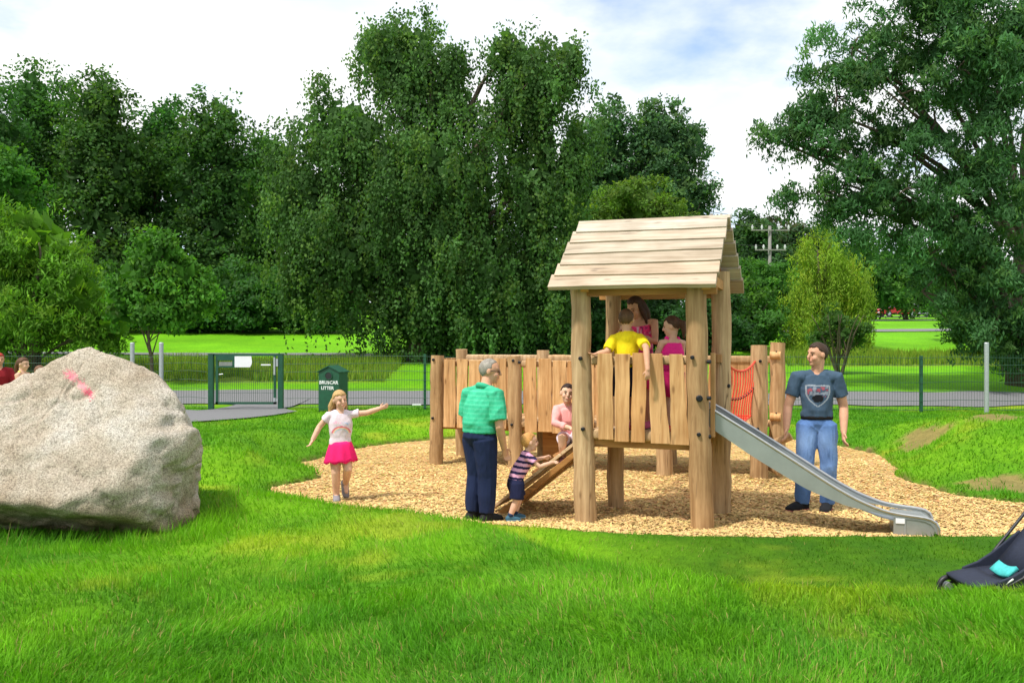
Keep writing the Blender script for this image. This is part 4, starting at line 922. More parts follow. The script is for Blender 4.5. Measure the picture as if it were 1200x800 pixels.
MB().box((1.62, .45, .30), (.26, .24, .72)).build('support_block', M['beam'], WK, bevel=.01); MB().bar((1.22, .12, .35), (1.42, .12, .62), .07, .07).build('brace', M['post'], WK)
def log(a, b_, r): MB().tube([a, (V3(*a) + V3(*b_)) / 2 + V3(0, 0, .01), b_], [r, r * 1.03, r * .95], 12, 'flat').build('climbing_log', M['post'], WK, auto=True)
ca, sa = math.cos(-WA), math.sin(-WA)
def wl_(x, y, z): dx_, dy_ = x + 1.09, y - 12.7; return (dx_ * ca - dy_ * sa, dx_ * sa + dy_ * ca, z)
log(wl_(3.70, 11.75, .50), wl_(3.22, 11.95, .22), .055); log(wl_(3.42, 11.28, .10), wl_(3.22, 11.75, .22), .07)

# ------------------------------------------------------------------ rope net bridge
NB = thing('rope_bridge', 'red rope net bridge linking the tower with the timber walkway', 'rope bridge', (2.0, 10.2, 0))
o = V3(2.0, 10.2, 0)
A1, B1 = V3(2.18, 9.18, 1.57), V3(3.10, 11.30, 1.50); A0, B0 = V3(1.13, 9.50, 1.57), V3(2.0, 11.70, 1.50)
def sag(A, B, t, s): return A * (1 - t) + B * t - V3(0, 0, s * 4 * t * (1 - t)) - o
nn = 13; mid = lambda t: (sag((A0 + A1) / 2 * V3(1, 1, 0) + V3(0, 0, .84), (B0 + B1) / 2 * V3(1, 1, 0) + V3(0, 0, .80), t, .05))
ts = [i / (nn - 1) for i in range(nn)]
for (A, B) in ((A1, B1), (A0, B0)):
    top_ = [sag(A, B, t, .13) for t in ts]; lowp = [p * .18 + mid(t) * .82 + (p - mid(t)) * V3(.72, .72, -.18) for p, t in zip(top_, ts)]; mdp = [p * .5 + q * .5 for p, q in zip(top_, lowp)]
    MB().tube(top_, [.013] * nn, 7).build('hand_rope', M['red'], NB, True); MB().tube(mdp, [.008] * nn, 6).build('middle_rope', M['red'], NB, True); MB().tube(lowp, [.013] * nn, 7).build('foot_rope', M['red'], NB, True)
    for p, q, c_ in zip(top_, mdp, lowp):
        v = MB().tube([p, p * .5 + q * .5 + V3(.012, 0, 0), q, q * .5 + c_ * .5 - V3(.01, 0, 0), c_], [.008] * 5, 6).build('net_rope', M['red'], NB, True)
        MB().ball(q, .017, nu=8, nv=6).build('knot', M['bolt'], NB, True)
for t in ts: a = sag(A0, B0, t, .13); b_ = sag(A1, B1, t, .13); m_ = mid(t); MB().tube([a * .18 + m_ * .82 + (a - m_) * V3(.72, .72, -.18), m_, b_ * .18 + m_ * .82 + (b_ - m_) * V3(.72, .72, -.18)], [.012] * 3, 6).build('floor_rope', M['red'], NB, True)
for j in range(3): MB().tube([mid(t) + V3((j - 1) * .16, 0, 0.005) for t in ts], [.010] * nn, 6).build('floor_rope', M['red'], NB, True)

# ------------------------------------------------------------------ pushchair
px_, py_ = 2.87, 5.62
PC = thing('pushchair', 'reclined navy pushchair with teal lining standing on the grass', 'pushchair', (px_, py_, hz(px_, py_) - .04), R(6)); PC.scale = (.86, .9, .86)
for yy in (-.20, .20):
    w_ = MB(); c_ = V3(.0, yy, .085)
    w_.tube([c_ + V3(.07 * math.cos(a), 0, .07 * math.sin(a)) for a in np.linspace(0, 2 * math.pi, 25)], [.020] * 25, 8, 'flat'); wo_ = w_.build('front_wheel', M['black'], PC, True)
    MB().tube([c_ - V3(0, .02, 0), c_ + V3(0, .02, 0)], [.035, .035], 12, 'flat').build('hub', M['galv'], wo_)
    c2 = V3(.62, yy * 1.25, .11); w_ = MB(); w_.tube([c2 + V3(.09 * math.cos(a), 0, .09 * math.sin(a)) for a in np.linspace(0, 2 * math.pi, 25)], [.022] * 25, 8, 'flat'); wo_ = w_.build('rear_wheel', M['black'], PC, True)
    MB().tube([c2 - V3(0, .022, 0), c2 + V3(0, .022, 0)], [.05, .05], 12, 'flat').build('hub', M['galv'], wo_)
    MB().tube([(-.02, yy, .09), (.14, yy, .17), (.30, yy * 1.05, .25), (.60, yy * 1.1, .58), (.92, yy * 1.1, .95)], [.012] * 5, 8).build('frame_tube', M['black'], PC, True)
    MB().tube([(.62, yy * 1.25, .11), (.50, yy * 1.15, .24), (.38, yy * 1.1, .31)], [.012] * 3, 8).build('frame_tube', M['galv'], PC, True)
    MB().tube([(.90, yy * 1.1, .93), (1.0, yy * 1.1, 1.03)], [.02, .018], 10).build('handle', M['black'], PC, True)
    # side panel of fabric
    MB().prism([(.10, .13), (.34, .20), (.62, .42), (.58, .50), (.36, .34), (.24, .27), (.12, .23)], yy * 1.0 - .012, yy * 1.0 + .012).build('side_panel', M['navy'], PC, bevel=.008)
def sheet(pts, y0, y1, name, mat, th=.022): 
    n_ = len(pts); V = []; F = []
    for j, yy in enumerate(np.linspace(y0, y1, 7)):
        for (a, c) in pts: V.append((a, yy, c - .018 * math.sin(j / 6 * math.pi)))
    for j in range(6):
        for i in range(n_ - 1): F.append((j * n_ + i, j * n_ + i + 1, (j + 1) * n_ + i + 1, (j + 1) * n_ + i))
    ob = MB().add(V, F).build(name, mat, PC, True); md = ob.modifiers.new('padding', 'SOLIDIFY'); md.thickness = th; md.offset = 0; return ob
sheet([(-.02, .185), (.06, .20), (.16, .215), (.22, .22)], -.19, .19, 'leg_rest', M['navy']); sheet([(.22, .22), (.34, .23), (.42, .26)], -.19, .19, 'seat', M['navy'])
sheet([(.40, .27), (.52, .40), (.64, .54), (.74, .66)], -.19, .19, 'backrest', M['navy'])
sheet([(.215, .255), (.25, .285), (.29, .315)], -.17, .02, 'lining', M['teal'], .03)
MB().tube([(.15, -.20, .20), (.22, -.205, .245)], [.011, .011], 8).build('buckle', M['white'], PC, True)
for z0, x0 in ((.36, .40), (.50, .53)): MB().bar((x0, -.20, z0), (x0 + .06, -.2, z0 + .07), .10, .015, (0, 1, 0)).build('strap', M['black'], PC)
MB().tube([(.97, -.22, 1.0), (.99, 0, 1.015), (.97, .22, 1.0)], [.011] * 3, 8).build('cross_bar', M['black'], PC, True)
MB().tube([(.66, -.25, .13), (.66, .25, .13)], [.010] * 2, 8).build('axle', M['galv'], PC, True)
# ------------------------------------------------------------------ people
def remesh(mb, voxel, it=3, keep=.30):
    me = mb.mesh('tmp'); tmp = bpy.data.objects.new('tmp', me); COL.objects.link(tmp)
    m1 = tmp.modifiers.new('r', 'REMESH'); m1.mode = 'VOXEL'; m1.voxel_size = voxel; m1.use_smooth_shade = True
    m2 = tmp.modifiers.new('s', 'SMOOTH'); m2.factor = .5; m2.iterations = it
    m3 = tmp.modifiers.new('d', 'DECIMATE'); m3.ratio = keep
    bpy.context.view_layer.update()
    out = bpy.data.meshes.new_from_object(tmp.evaluated_get(bpy.context.evaluated_depsgraph_get()))
    bpy.data.objects.remove(tmp); bpy.data.meshes.remove(me)
    out.polygons.foreach_set('use_smooth', np.ones(len(out.polygons), bool)); return out
def part(mb, name, root, mat, voxel, colour, it=3):
    me = remesh(mb, voxel, it, 1.0 if name in ('t_shirt', 'polo_shirt') and callable(colour) else .30); me.name = name; v = verts_of(me)
    if mat == M['cloth'] and name not in ('shoe',):
        nn = np.empty(len(v) * 3, np.float32); me.vertex_normals.foreach_get('vector', nn); nn = nn.reshape(-1, 3)
        fold = .5 - np.abs(fbm(v[:, 0] * 8 + 4, v[:, 1] * 8, v[:, 2] * 4.5 + v[:, 0] * 5, 2, 61)); fine = fbm(v[:, 0] * 20, v[:, 1] * 20, v[:, 2] * 13, 2, 62)
        v = v + nn * (.012 * fold + .004 * fine)[:, None]; me.vertices.foreach_set('co', np.ascontiguousarray(v, np.float32).ravel()); me.update()
    c = colour(v) if callable(colour) else np.tile(np.array(colour, float), (len(v), 1))
    set_col(me, c); return link(name, me, mat, root)
def lp(a, b, t): return a * (1 - t) + b * t
def rotz(v, a): c, s = math.cos(a), math.sin(a); return V3(v[0] * c - v[1] * s, v[0] * s + v[1] * c, v[2])

def person(label, loc, rz, Hh, head_h, J, skin, wear, hair, look=(0, 0), kid=False, belly=0.0, wide=1.0, foot=None, hands=None, face_tilt=0.0, group=None, voxel=None):
    """Local frame: the figure faces -y, x runs to its left hand, z is up. Joints are given as fractions of body height."""
    root = thing('person', label, 'person', loc, rz, group)
    vx = voxel or (.0075 if Hh > 1.4 else .0062)
    hf = head_h / Hh
    sh = 1 - hf - (.052 if not kid else .035)
    D = dict(pel=(0, 0, .52), wai=(0, 0, .60 if not kid else .57), che=(0, 0, .72 if not kid else sh - .10), nek=(0, .008, sh + .012), head=(0, -.008, 1 - hf / 2),
             sL=(.112, .004, sh - .012), sR=(-.112, .004, sh - .012), eL=(.150, .02, sh - .185), eR=(-.150, .02, sh - .185), wL=(.150, -.03, sh - .335), wR=(-.150, -.03, sh - .335),
             hL=(.05, 0, .50), hR=(-.05, 0, .50), kL=(.055, -.01, .275), kR=(-.055, -.01, .275), aL=(.055, .01, .042), aR=(-.055, .01, .042))
    D.update(J or {}); P = {k: V3(*v) * Hh for k, v in D.items()}
    sax = unit(P['sL'] - P['sR']); hax = unit(P['hL'] - P['hR'])
    k_ = Hh * (1.0 if not kid else 1.06)
    tr = dict(pel=(.092, .068), wai=(.084, .066 + belly), che=(.098, .070), top=(.085, .052), nek=(.036, .036))
    wide = wide * (.93 if kid else 1.0)
    tr = {a_: (b_[0] * wide, b_[1] * wide) for a_, b_ in tr.items()}
    body = MB()
    fwd = unit(np.cross(P['nek'] - P['pel'], sax)); fwd = fwd if fwd[1] < 0 or True else fwd
    fwd = unit(np.cross(sax, P['nek'] - P['pel'])) * -1.0
    if np.dot(fwd, unit(np.cross(sax, V3(0, 0, 1)))) > 0: pass
    # forward is -y for an upright figure
    f0 = -unit(np.cross(P['nek'] - P['pel'], sax)); f0 = f0 if f0[1] <= 0 else -f0
    wpos = P['wai'] + f0 * belly * Hh * .55
    top = lp(P['che'], P['nek'], .72)
    def torso(mb, e, lo=0.0, cap='round', upto=1.0):
        pts = [lp(P['pel'], wpos, lo), lp(P['pel'], wpos, .5 + lo * .5), wpos, lp(wpos, P['che'], .5), P['che'], top]
        rr = [tr['pel'], tr['pel'], tr['wai'], tuple((a + b) / 2 for a, b in zip(tr['wai'], tr['che'])), tr['che'], tr['top']]
        if lo > 0: rr[0] = tuple((a + b) / 2 for a, b in zip(tr['pel'], tr['wai']))
        pts.append(P['nek']); rr.append((tr['nek'][0] * 1.25, tr['nek'][1] * 1.25))
        mb.tube(pts, [(a * k_ + e, b * k_ + e) for a, b in rr], 18, cap, ref=sax)
    torso(body, -.006)
    # head
    hy, hp = look
    hfw = rotz(V3(0, -math.cos(hp), math.sin(hp)), hy); hrt = rotz(V3(1, 0, 0), hy); hup = unit(np.cross(hfw, hrt)); hup = hup if hup[2] > 0 else -hup
    if face_tilt: hup, hrt = unit(hup * math.cos(face_tilt) + hrt * math.sin(face_tilt)), unit(hrt * math.cos(face_tilt) - hup * math.sin(face_tilt))
    hc = P['head']; q = head_h
    def hpnt(r, f, u): return hc + (hrt * r + hfw * f + hup * u) * q
    AX = (hrt, hfw, hup)
    body.ball(hpnt(0, -.05, .10), (.335 * q, .42 * q, .40 * q), AX, 18, 12)
    body.ball(hpnt(0, .10, -.20), (.255 * q, .27 * q, .30 * q), AX, 16, 10); body.ball(hpnt(0, .25, -.38), (.12 * q, .11 * q, .10 * q), AX, 12, 8)
    body.ball(hpnt(0, .27, .14), (.24 * q, .10 * q, .08 * q), AX, 12, 8)
    body.tube([hpnt(0, .36, .06), hpnt(0, .44, -.09)], [.045 * q, .065 * q], 8)
    for s in (-1, 1):
        body.ball(hpnt(s * .34, -.06, -.02), (.05 * q, .09 * q, .14 * q), AX, 10, 8); body.ball(hpnt(s * .16, .25, -.14), (.12 * q, .12 * q, .12 * q), AX, 10, 8)
    body.ball(hpnt(0, .36, -.245), (.10 * q, .05 * q, .045 * q), AX, 10, 6)
    nr_ = (.034 if not kid else .031) * k_
    body.tube([lp(top, P['nek'], .3), P['nek'], hpnt(0, -.08, -.25)], [nr_ * 1.35, nr_ * 1.1, nr_ * 1.02], 12)
    # arms and hands
    ar = (.034, .027, .027, .0185) if not kid else (.029, .0245, .0245, .0185)
    fist = hands or {}
    for s, S_, E_, W_ in ((1, 'sL', 'eL', 'wL'), (-1, 'sR', 'eR', 'wR')):
        a, e, w = P[S_], P[E_], P[W_]
        body.tube([P['nek'] - V3(0, 0, .012 * k_), lp(P['nek'], a, .55) + V3(0, 0, .004 * k_), a], [nr_ * 1.0, .021 * k_, ar[0] * .62 * k_], 12)
        body.tube([lp(a, top, .25), a, lp(a, e, .5), e, lp(e, w, .35), w], [ar[0] * k_, ar[0] * k_, ar[0] * .92 * k_, ar[1] * k_, ar[2] * k_, ar[3] * k_], 12)
        hd = unit(fist.get(W_, (w - e))); side = fist.get(W_ + '_thumb', (0, -1, 0)); side = unit(V3(*side) - hd * np.dot(V3(*side), hd)); nrm = np.cross(hd, side) * s
        hl = .105 * Hh if not kid else .098 * Hh
        body.tube([w - hd * .01, w + hd * hl * .22, w + hd * hl * .5], [(hl * .16, hl * .11), (hl * .22, hl * .12), (hl * .215, hl * .10)], 10, 'round', ref=side)
        fr_ = max(.0062, hl * .052)
        for j, (o_, ln) in enumerate(((.165, .46), (.055, .52), (-.055, .48), (-.16, .38))):
            b0 = w + hd * hl * .46 + side * hl * o_; m0 = b0 + (hd * .9 - nrm * .28 + side * o_ * .5) * hl * ln * .5; e0 = m0 + (hd * .62 - nrm * .70) * hl * ln * .48
            body.tube([b0, m0, e0], [fr_ * 1.1, fr_, fr_ * .85], 8)
        t0 = w + hd * hl * .15 + side * hl * .16; t1 = t0 + (side * .75 + hd * .7 - nrm * .2) * hl * .22; t2 = t1 + (hd * .9 + side * .15 - nrm * .3) * hl * .20
        body.tube([t0, t1, t2], [fr_ * 1.3, fr_ * 1.15, fr_ * .95], 8)
    # legs
    lr = (.060, .050, .036, .037, .023) if not kid else (.058, .050, .037, .036, .025)
    fdir = foot or {}
    for hp_, kn, an in (('hL', 'kL', 'aL'), ('hR', 'kR', 'aR')):
        h, k, a = P[hp_], P[kn], P[an]
        body.tube([lp(h, P['pel'], .3), h, lp(h, k, .5), k, lp(k, a, .38), a], [lr[0] * k_, lr[0] * k_, lr[1] * k_, lr[2] * k_, lr[3] * k_, lr[4] * k_], 14)
        fd = unit(fdir.get(an, (0, -1, 0))); body.tube([a, a + fd * .06 * Hh - V3(0, 0, .02 * Hh)], [lr[4] * k_, .02 * Hh], 10)
    sk = np.array(skin)
    mouth = hpnt(0, .395, -.245); eyes_c = [hpnt(s * .135, .36, .015) for s in (-1, 1)]
    def skin_col(v):
        c = np.tile(sk, (len(v), 1)) * (1 + .05 * vnoise(v[:, 0] * 20, v[:, 1] * 20, v[:, 2] * 20, 3))[:, None]
        d = (v - mouth); m = np.exp(-((d @ hrt) / (.085 * q)) ** 2 - ((d @ hup) / (.032 * q)) ** 2 - ((d @ hfw) / (.12 * q)) ** 2)[:, None]
        c = c * (1 - m) + np.array([.50, .17, .15]) * m * (sk.mean() / .42) + 0
        for s in (-1, 1):
            d = v - hpnt(s * .19, .30, -.13); m = np.exp(-((d ** 2).sum(1)) / (.10 * q) ** 2)[:, None] * .35; c = c * (1 - m) + np.array([.62, .26, .20]) * m
        return c
    part(body, 'body', root, M['skin'], vx, skin_col, 3)
    dark = plain('iris', (.03, .02, .015), .2) if 'iris' not in M else M['iris']; M['iris'] = dark
    for s in (-1, 1):
        MB().ball(hpnt(s * .135, .335, .02), (.045 * q, .035 * q, .022 * q), AX, 8, 6).build('eye', M['iris'], root, True)
        br = MB().tube([hpnt(s * .06, .365, .105), hpnt(s * .14, .36, .13), hpnt(s * .22, .31, .105)], [.011 * q] * 3, 6); me = br.mesh('eyebrow', True); set_col(me, np.array(hair['col']) * .8); link('eyebrow', me, M['hair'], root)
    # hair
    hb = MB(); nu, nv = 36, 22; Vh = []; Fh = []
    back = hair.get('back', -.62); line = hair.get('line', .50); thick = hair.get('thick', 1.09) + .04
    gg = np.random.default_rng(5)
    for j in range(nv + 1):
        ph = -math.pi / 2 + math.pi * j / nv
        for i in range(nu):
            th = 2 * math.pi * i / nu; dr, df, du = math.cos(ph) * math.sin(th), math.cos(ph) * math.cos(th), math.sin(ph)
            lim = line if df > .45 else (line + (-.15 - line) * (.45 - df) / .4 if df > .05 else (-.15 + (back + .15) * min(1, (.05 - df) / .5)))
            on = du > lim + .05 * math.sin(th * 9)
            r_ = thick + .02 * math.sin(th * 14 + du * 5) if on else .88
            Vh.append(hpnt(0, -.05, .10) + (hrt * dr * .335 * r_ + hfw * df * .42 * r_ + hup * du * .40 * r_) * q)
    for j in range(nv):
        for i in range(nu): i2 = (i + 1) % nu; Fh.append((j * nu + i, j * nu + i2, (j + 1) * nu + i2, (j + 1) * nu + i))
    Fh.append(tuple(range(nu - 1, -1, -1))); Fh.append(tuple(nv * nu + i for i in range(nu)))
    hb.add(Vh, Fh)
    for st in hair.get('locks', []):
        pts = [hpnt(*p) if len(p) == 3 else V3(*p[:3]) for p in st[0]]; hb.tube(pts, [r * q for r in st[1]], 10)
    hcx = np.array(hair['col'])
    part(hb, 'hair', root, M['hair'], vx, lambda v: hcx * (1 + .35 * vnoise(v[:, 0] * 60, v[:, 1] * 60, v[:, 2] * 9, 2))[:, None], 1)
    # clothes
    ctx = dict(P=P, root=root, k=k_, H=Hh, torso=torso, top=top, sax=sax, hax=hax, ar=ar, lr=lr, q=q, vx=vx, hpnt=hpnt, wpos=wpos, f0=f0, tr=tr, fdir=fdir)
    for fn in wear: fn(ctx)
    return root, ctx

def shirt(col, sleeve=.55, hem=.15, loose=.012, name='shirt', collar=None, tank=False):
    def f(c):
        P, k = c['P'], c['k']; mb = MB(); pts = [lp(P['pel'], c['wpos'], hem), lp(P['pel'], c['wpos'], .5 + hem / 2), c['wpos'], lp(c['wpos'], P['che'], .5), P['che'], c['top'], lp(c['top'], P['nek'], .55)]
        tr = c['tr']; rr = [tr['pel'], tr['pel'], tr['wai'], tuple((a + b) / 2 for a, b in zip(tr['wai'], tr['che'])), tr['che'], tr['top'], (.050, .046)]
        if tank: pts = pts[:-1]; rr = rr[:-1]; rr[-1] = (.07, .05)
        mb.tube(pts, [(a * k + loose, b * k + loose) for a, b in rr], 22, 'flat', ref=c['sax'])
        for s, e, w in (('sL', 'eL', 'wL'), ('sR', 'eR', 'wR')):
            a, b_, d = P[s], P[e], P[w]
            if tank: mb.tube([lp(c['top'], a, .45) + c['f0'] * .0, lp(c['top'], a, .55) + V3(0, 0, .035 * k)], [.018 * k, .015 * k], 8); continue
            mb.tube([P['nek'] - V3(0, 0, .022 * k), lp(P['nek'], a, .5) + V3(0, 0, .0 * k), a], [.034 * k + loose * .6, .028 * k + loose * .6, c['ar'][0] * k * .82 + loose * .7], 14)
            mb.ball(P['nek'] - V3(0, 0, .034 * k) - c['f0'] * .016 * k, .054 * k, None, 14, 9)
            if sleeve <= 1: mb.tube([lp(a, c['top'], .35), a, lp(a, b_, sleeve * .5), lp(a, b_, sleeve)], [c['ar'][0] * k + loose * .8, c['ar'][0] * k + loose, c['ar'][0] * k + loose, c['ar'][0] * k * .95 + loose * 1.25], 14, 'flat')
            else: mb.tube([lp(a, c['top'], .35), a, lp(a, b_, .5), b_, lp(b_, d, sleeve - 1)], [c['ar'][0] * k + loose * .8, c['ar'][0] * k + loose, c['ar'][0] * k + loose * .8, c['ar'][1] * k + loose, c['ar'][3] * k + loose], 14, 'flat')
        cf = (lambda v: col(v, c)) if callable(col) else col
        part(mb, name, c['root'], M['cloth'], c['vx'], cf, 2)
        if collar is not None:
            m2 = MB(); ax = c['sax']; n_ = P['nek']; ring = [n_ + (ax * math.cos(t) * .042 + c['f0'] * math.sin(t) * .044) * k + V3(0, 0, .006 * k - .014 * k * math.sin(t)) for t in np.linspace(0, 6.283, 25)]
            m2.tube(ring, [(.020 * k, .018 * k)] * 25, 8, 'flat'); me = m2.mesh('collar', True); set_col(me, np.array(collar)); link('collar', me, M['cloth'], c['root'])
    return f
def trousers(col, length=1.0, loose=.012, name='trousers', waist=.55, hemw=None):
    def f(c):
        P, k = c['P'], c['k']; mb = MB(); tr = c['tr']
        mb.tube([lp(P['pel'], c['wpos'], waist), P['pel'], lp(P['pel'], (P['hL'] + P['hR']) / 2, 1.0) - V3(0, 0, .03 * k)], [(tr['wai'][0] * k + loose * .5, (tr['wai'][1]) * k * .95 + loose * .5), (tr['pel'][0] * k + loose, tr['pel'][1] * k + loose), (tr['pel'][0] * k * .85, tr['pel'][1] * k * .8)], 20, 'flat', ref=c['sax'])
        for h, kn, an in (('hL', 'kL', 'aL'), ('hR', 'kR', 'aR')):
            a, b_, d = P[h], P[kn], P[an]; lr = c['lr']; hw = hemw or loose
            if length <= .5:
                t_ = length * 2; mb.tube([lp(a, P['pel'], .4), a, lp(a, b_, t_ * .5), lp(a, b_, t_)], [lr[0] * k + loose, lr[0] * k + loose, lr[1] * k + loose * 1.2, lr[1] * k * .85 + hw * 1.4], 16, 'flat')
            else:
                t_ = (length - .5) * 2; mb.tube([lp(a, P['pel'], .4), a, lp(a, b_, .5), b_, lp(b_, d, t_ * .5), lp(b_, d, t_)], [lr[0] * k + loose, lr[0] * k + loose, lr[1] * k + loose, lr[2] * k + loose * 1.3, lr[3] * k + loose * 1.1, lr[4] * k + hw * 1.5], 16, 'flat')
        part(mb, name, c['root'], M['cloth'], c['vx'], (lambda v: col(v, c)) if callable(col) else col, 2)
    return f
def skirt(col, length=.16, flare=.06, name='skirt', waist=.4):
    def f(c):
        P, k = c['P'], c['k']; n = 48; V = []; F = []; t0 = lp(P['pel'], c['wpos'], waist); tr = c['tr']; rows_ = 7
        for j in range(rows_):
            u = j / (rows_ - 1); ce = t0 - V3(0, 0, length * c['H'] * u)
            for i in range(n):
                a = 2 * math.pi * i / n; rf = 1 + .07 * u * math.sin(a * 9 + u) + .03 * u * math.sin(a * 5 + 1)
                V.append(ce + (c['sax'] * math.cos(a) * (tr['wai'][0] * k + .012 + flare * c['H'] * u ** .8) + c['f0'] * math.sin(a) * (tr['wai'][1] * k + .012 + flare * c['H'] * u ** .8)) * rf + V3(0, 0, .012 * u * math.sin(a * 9)))
        for j in range(rows_ - 1):
            for i in range(n): i2 = (i + 1) % n; F.append((j * n + i, j * n + i2, (j + 1) * n + i2, (j + 1) * n + i))
        F.append(tuple(range(n)))
        me = MB().add(V, F).mesh(name, True); v = verts_of(me); set_col(me, col(v, c) if callable(col) else np.array(col)); o = link(name, me, M['cloth'], c['root'])
        md = o.modifiers.new('thickness', 'SOLIDIFY'); md.thickness = .006
    return f
def shoes(col, sole=(.05, .05, .05), sock=None):
    def f(c):
        P, Hh = c['P'], c['H']
        for an in ('aL', 'aR'):
            a = P[an]; fd = unit(c['fdir'].get(an, (0, -1, 0))); up = unit(V3(0, 0, 1) - fd * fd[2]); sd_v = np.cross(fd, up)
            mb = MB(); b0 = a - up * .020 * Hh
            mb.tube([b0 - fd * .022 * Hh, b0 + fd * .02 * Hh, b0 + fd * .07 * Hh - up * .005 * Hh, b0 + fd * .105 * Hh - up * .010 * Hh], [(.030 * Hh, .032 * Hh), (.031 * Hh, .035 * Hh), (.034 * Hh, .028 * Hh), (.030 * Hh, .020 * Hh)], 12, 'round', ref=sd_v)
            mb.tube([b0, a + up * .018 * Hh], [.034 * Hh, .030 * Hh], 12, 'flat')
            o = part(mb, 'shoe', c['root'], M['cloth'], .006, col, 2)
            m2 = MB(); b1 = a - up * .040 * Hh
            m2.tube([b1 - fd * .035 * Hh, b1 + fd * .03 * Hh, b1 + fd * .075 * Hh, b1 + fd * .118 * Hh], [(.031 * Hh, .008 * Hh), (.032 * Hh, .008 * Hh), (.036 * Hh, .008 * Hh), (.028 * Hh, .008 * Hh)], 12, 'round', ref=sd_v)
            me = m2.mesh('sole', True); set_col(me, np.array(sole)); link('sole', me, M['cloth'], o)
            if sock is not None:
                k = P['kL' if an == 'aL' else 'kR']; m3 = MB().tube([a, lp(a, k, .2)], [.030 * c['k'], .031 * c['k']], 12, 'flat'); me = m3.mesh('sock', True); set_col(me, np.array(sock)); link('sock', me, M['cloth'], c['root'])
    return f
def belt(col, at_=.52):
    def f(c):
        P, k = c['P'], c['k']; t0 = lp(P['pel'], c['wpos'], at_); tr = c['tr']
        m = MB().tube([t0 - V3(0, 0, .018), t0 + V3(0, 0, .018)], [(tr['pel'][0] * k + .016, tr['pel'][1] * k + .017)] * 2, 28, 'flat', ref=c['sax']); me = m.mesh('belt', True); set_col(me, np.array(col)); link('belt', me, M['cloth'], c['root'])
    return f
SK = (.60, .32, .20); SKP = (.66, .39, .27); SKT = (.50, .255, .155)

# man beside the slide -------------------------------------------------
def shield_tee(v, c):
    col = np.tile(np.array([.052, .088, .135]), (len(v), 1)); Hh = c['H']
    x = v[:, 0]; z = v[:, 2] - .715 * Hh; fr = v[:, 1] < -.01
    w = .115 * np.clip(1 - np.clip(-z / .16, 0, 1) ** 2.2, 0, 1) ; out = (np.abs(np.abs(x) - w) < .008) & (z < .055) & (z > -.16) & fr
    out |= (np.abs(z - .055) < .007) & (np.abs(x) < .115) & fr
    n = fbm(v[:, 0] * 32, v[:, 2] * 32, oct=2, seed=9)
    ins = (np.abs(x) < w - .012) & (z < .045) & (z > -.06) & fr
    col[ins & (n > .22)] = (.22, .24, .29); col[ins & (n < -.35)] = (.28, .07, .09)
    blot = ((x / .055) ** 2 + ((z + .075) / .042) ** 2 + .3 * n < 1) & fr; col[blot] = (.010, .011, .014)
    col[out] = (.27, .30, .34); return col
def jeans(v, c):
    n = fbm(v[:, 0] * 9, v[:, 1] * 9, v[:, 2] * 5, 3, 12); Hh = c['H']; fade = np.exp(-((v[:, 2] - .40 * Hh) / (.09 * Hh)) ** 2) + .7 * np.exp(-((v[:, 2] - .25 * Hh) / (.05 * Hh)) ** 2)
    b = np.array([.075, .155, .36]); return b * (1 + .15 * n[:, None]) + np.array([.13, .17, .20]) * np.clip(fade * (.75 + .4 * n), 0, 1)[:, None]
person('man in dark blue printed t-shirt and faded jeans standing behind the slide', (3.17, 9.22, 0), R(-14), 1.735, .245,
       dict(eL=(.155, .03, .615), wL=(.148, -.035, .475), eR=(-.165, .0, .615), wR=(-.178, -.06, .490), kL=(.065, -.02, .275), aL=(.06, .02, .042), kR=(-.07, -.03, .275), aR=(-.085, -.0, .042)),
       SK, [trousers(jeans, 1.0, .015, 'jeans', .55, .022), shirt(shield_tee, .62, .52, .015, 't_shirt'), belt((.012, .011, .010), .44), shoes((.016, .017, .020), (.35, .09, .08))],
       dict(col=(.045, .024, .014), line=.50, back=-.85, thick=1.06), look=(R(-58), R(-2)), wide=.91, belly=.008, foot=dict(aL=(-.25, -1, 0), aR=(-.75, -.7, 0)))
# older man -------------------------------------------------------------
def polo(v, c):
    s = (np.sin(v[:, 2] * 150) > .45).astype(float)[:, None]; n = fbm(v[:, 0] * 7, v[:, 1] * 7, v[:, 2] * 7, 2, 4)[:, None]
    return np.array([.045, .42, .235]) * (1 + .12 * n) + np.array([.03, .05, .04]) * s
GL = person('grey haired man with glasses in green polo shirt and navy trousers beside the toddler', (-.315, 8.66, 0), R(132), 1.575, .238,
       dict(nek=(0, -.045, .815), head=(0, -.085, .925), che=(0, -.015, .70), sL=(.126, -.02, .785), sR=(-.126, -.025, .785), wai=(0, .005, .60), eR=(-.165, -.02, .590), wR=(-.125, -.09, .455), eL=(.165, -.02, .60), wL=(.14, -.12, .47),
            kL=(.05, -.015, .275), kR=(-.05, -.02, .275), aL=(.05, .02, .042), aR=(-.055, -.01, .042)),
       SK, [trousers((.014, .022, .062), .97, .026, 'trousers', .5, .022), shirt(polo, .78, .38, .026, 'polo_shirt', (.045, .40, .23)), belt((.010, .009, .009), .3), shoes((.02, .02, .02))],
       dict(col=(.30, .27, .23), line=.66, back=-.85, thick=1.01), look=(R(-40), R(-6)), belly=.012, wide=1.14)
h = GL[1]['hpnt']
gm = MB()
for s in (-1, 1): gm.tube([h(s * .15 + .10 * math.cos(t), .40, .01 + .075 * math.sin(t)) for t in np.linspace(0, 6.283, 15)], [.0028] * 15, 6, 'flat'); gm.tube([h(s * .25, .40, .03), h(s * .34, .10, .03), h(s * .345, -.06, .02)], [.0028] * 3, 6, 'flat')
gm.tube([h(-.05, .42, .02), h(.05, .42, .02)], [.0028] * 2, 6, 'flat'); gm.build('glasses', M['black'], GL[0], True)
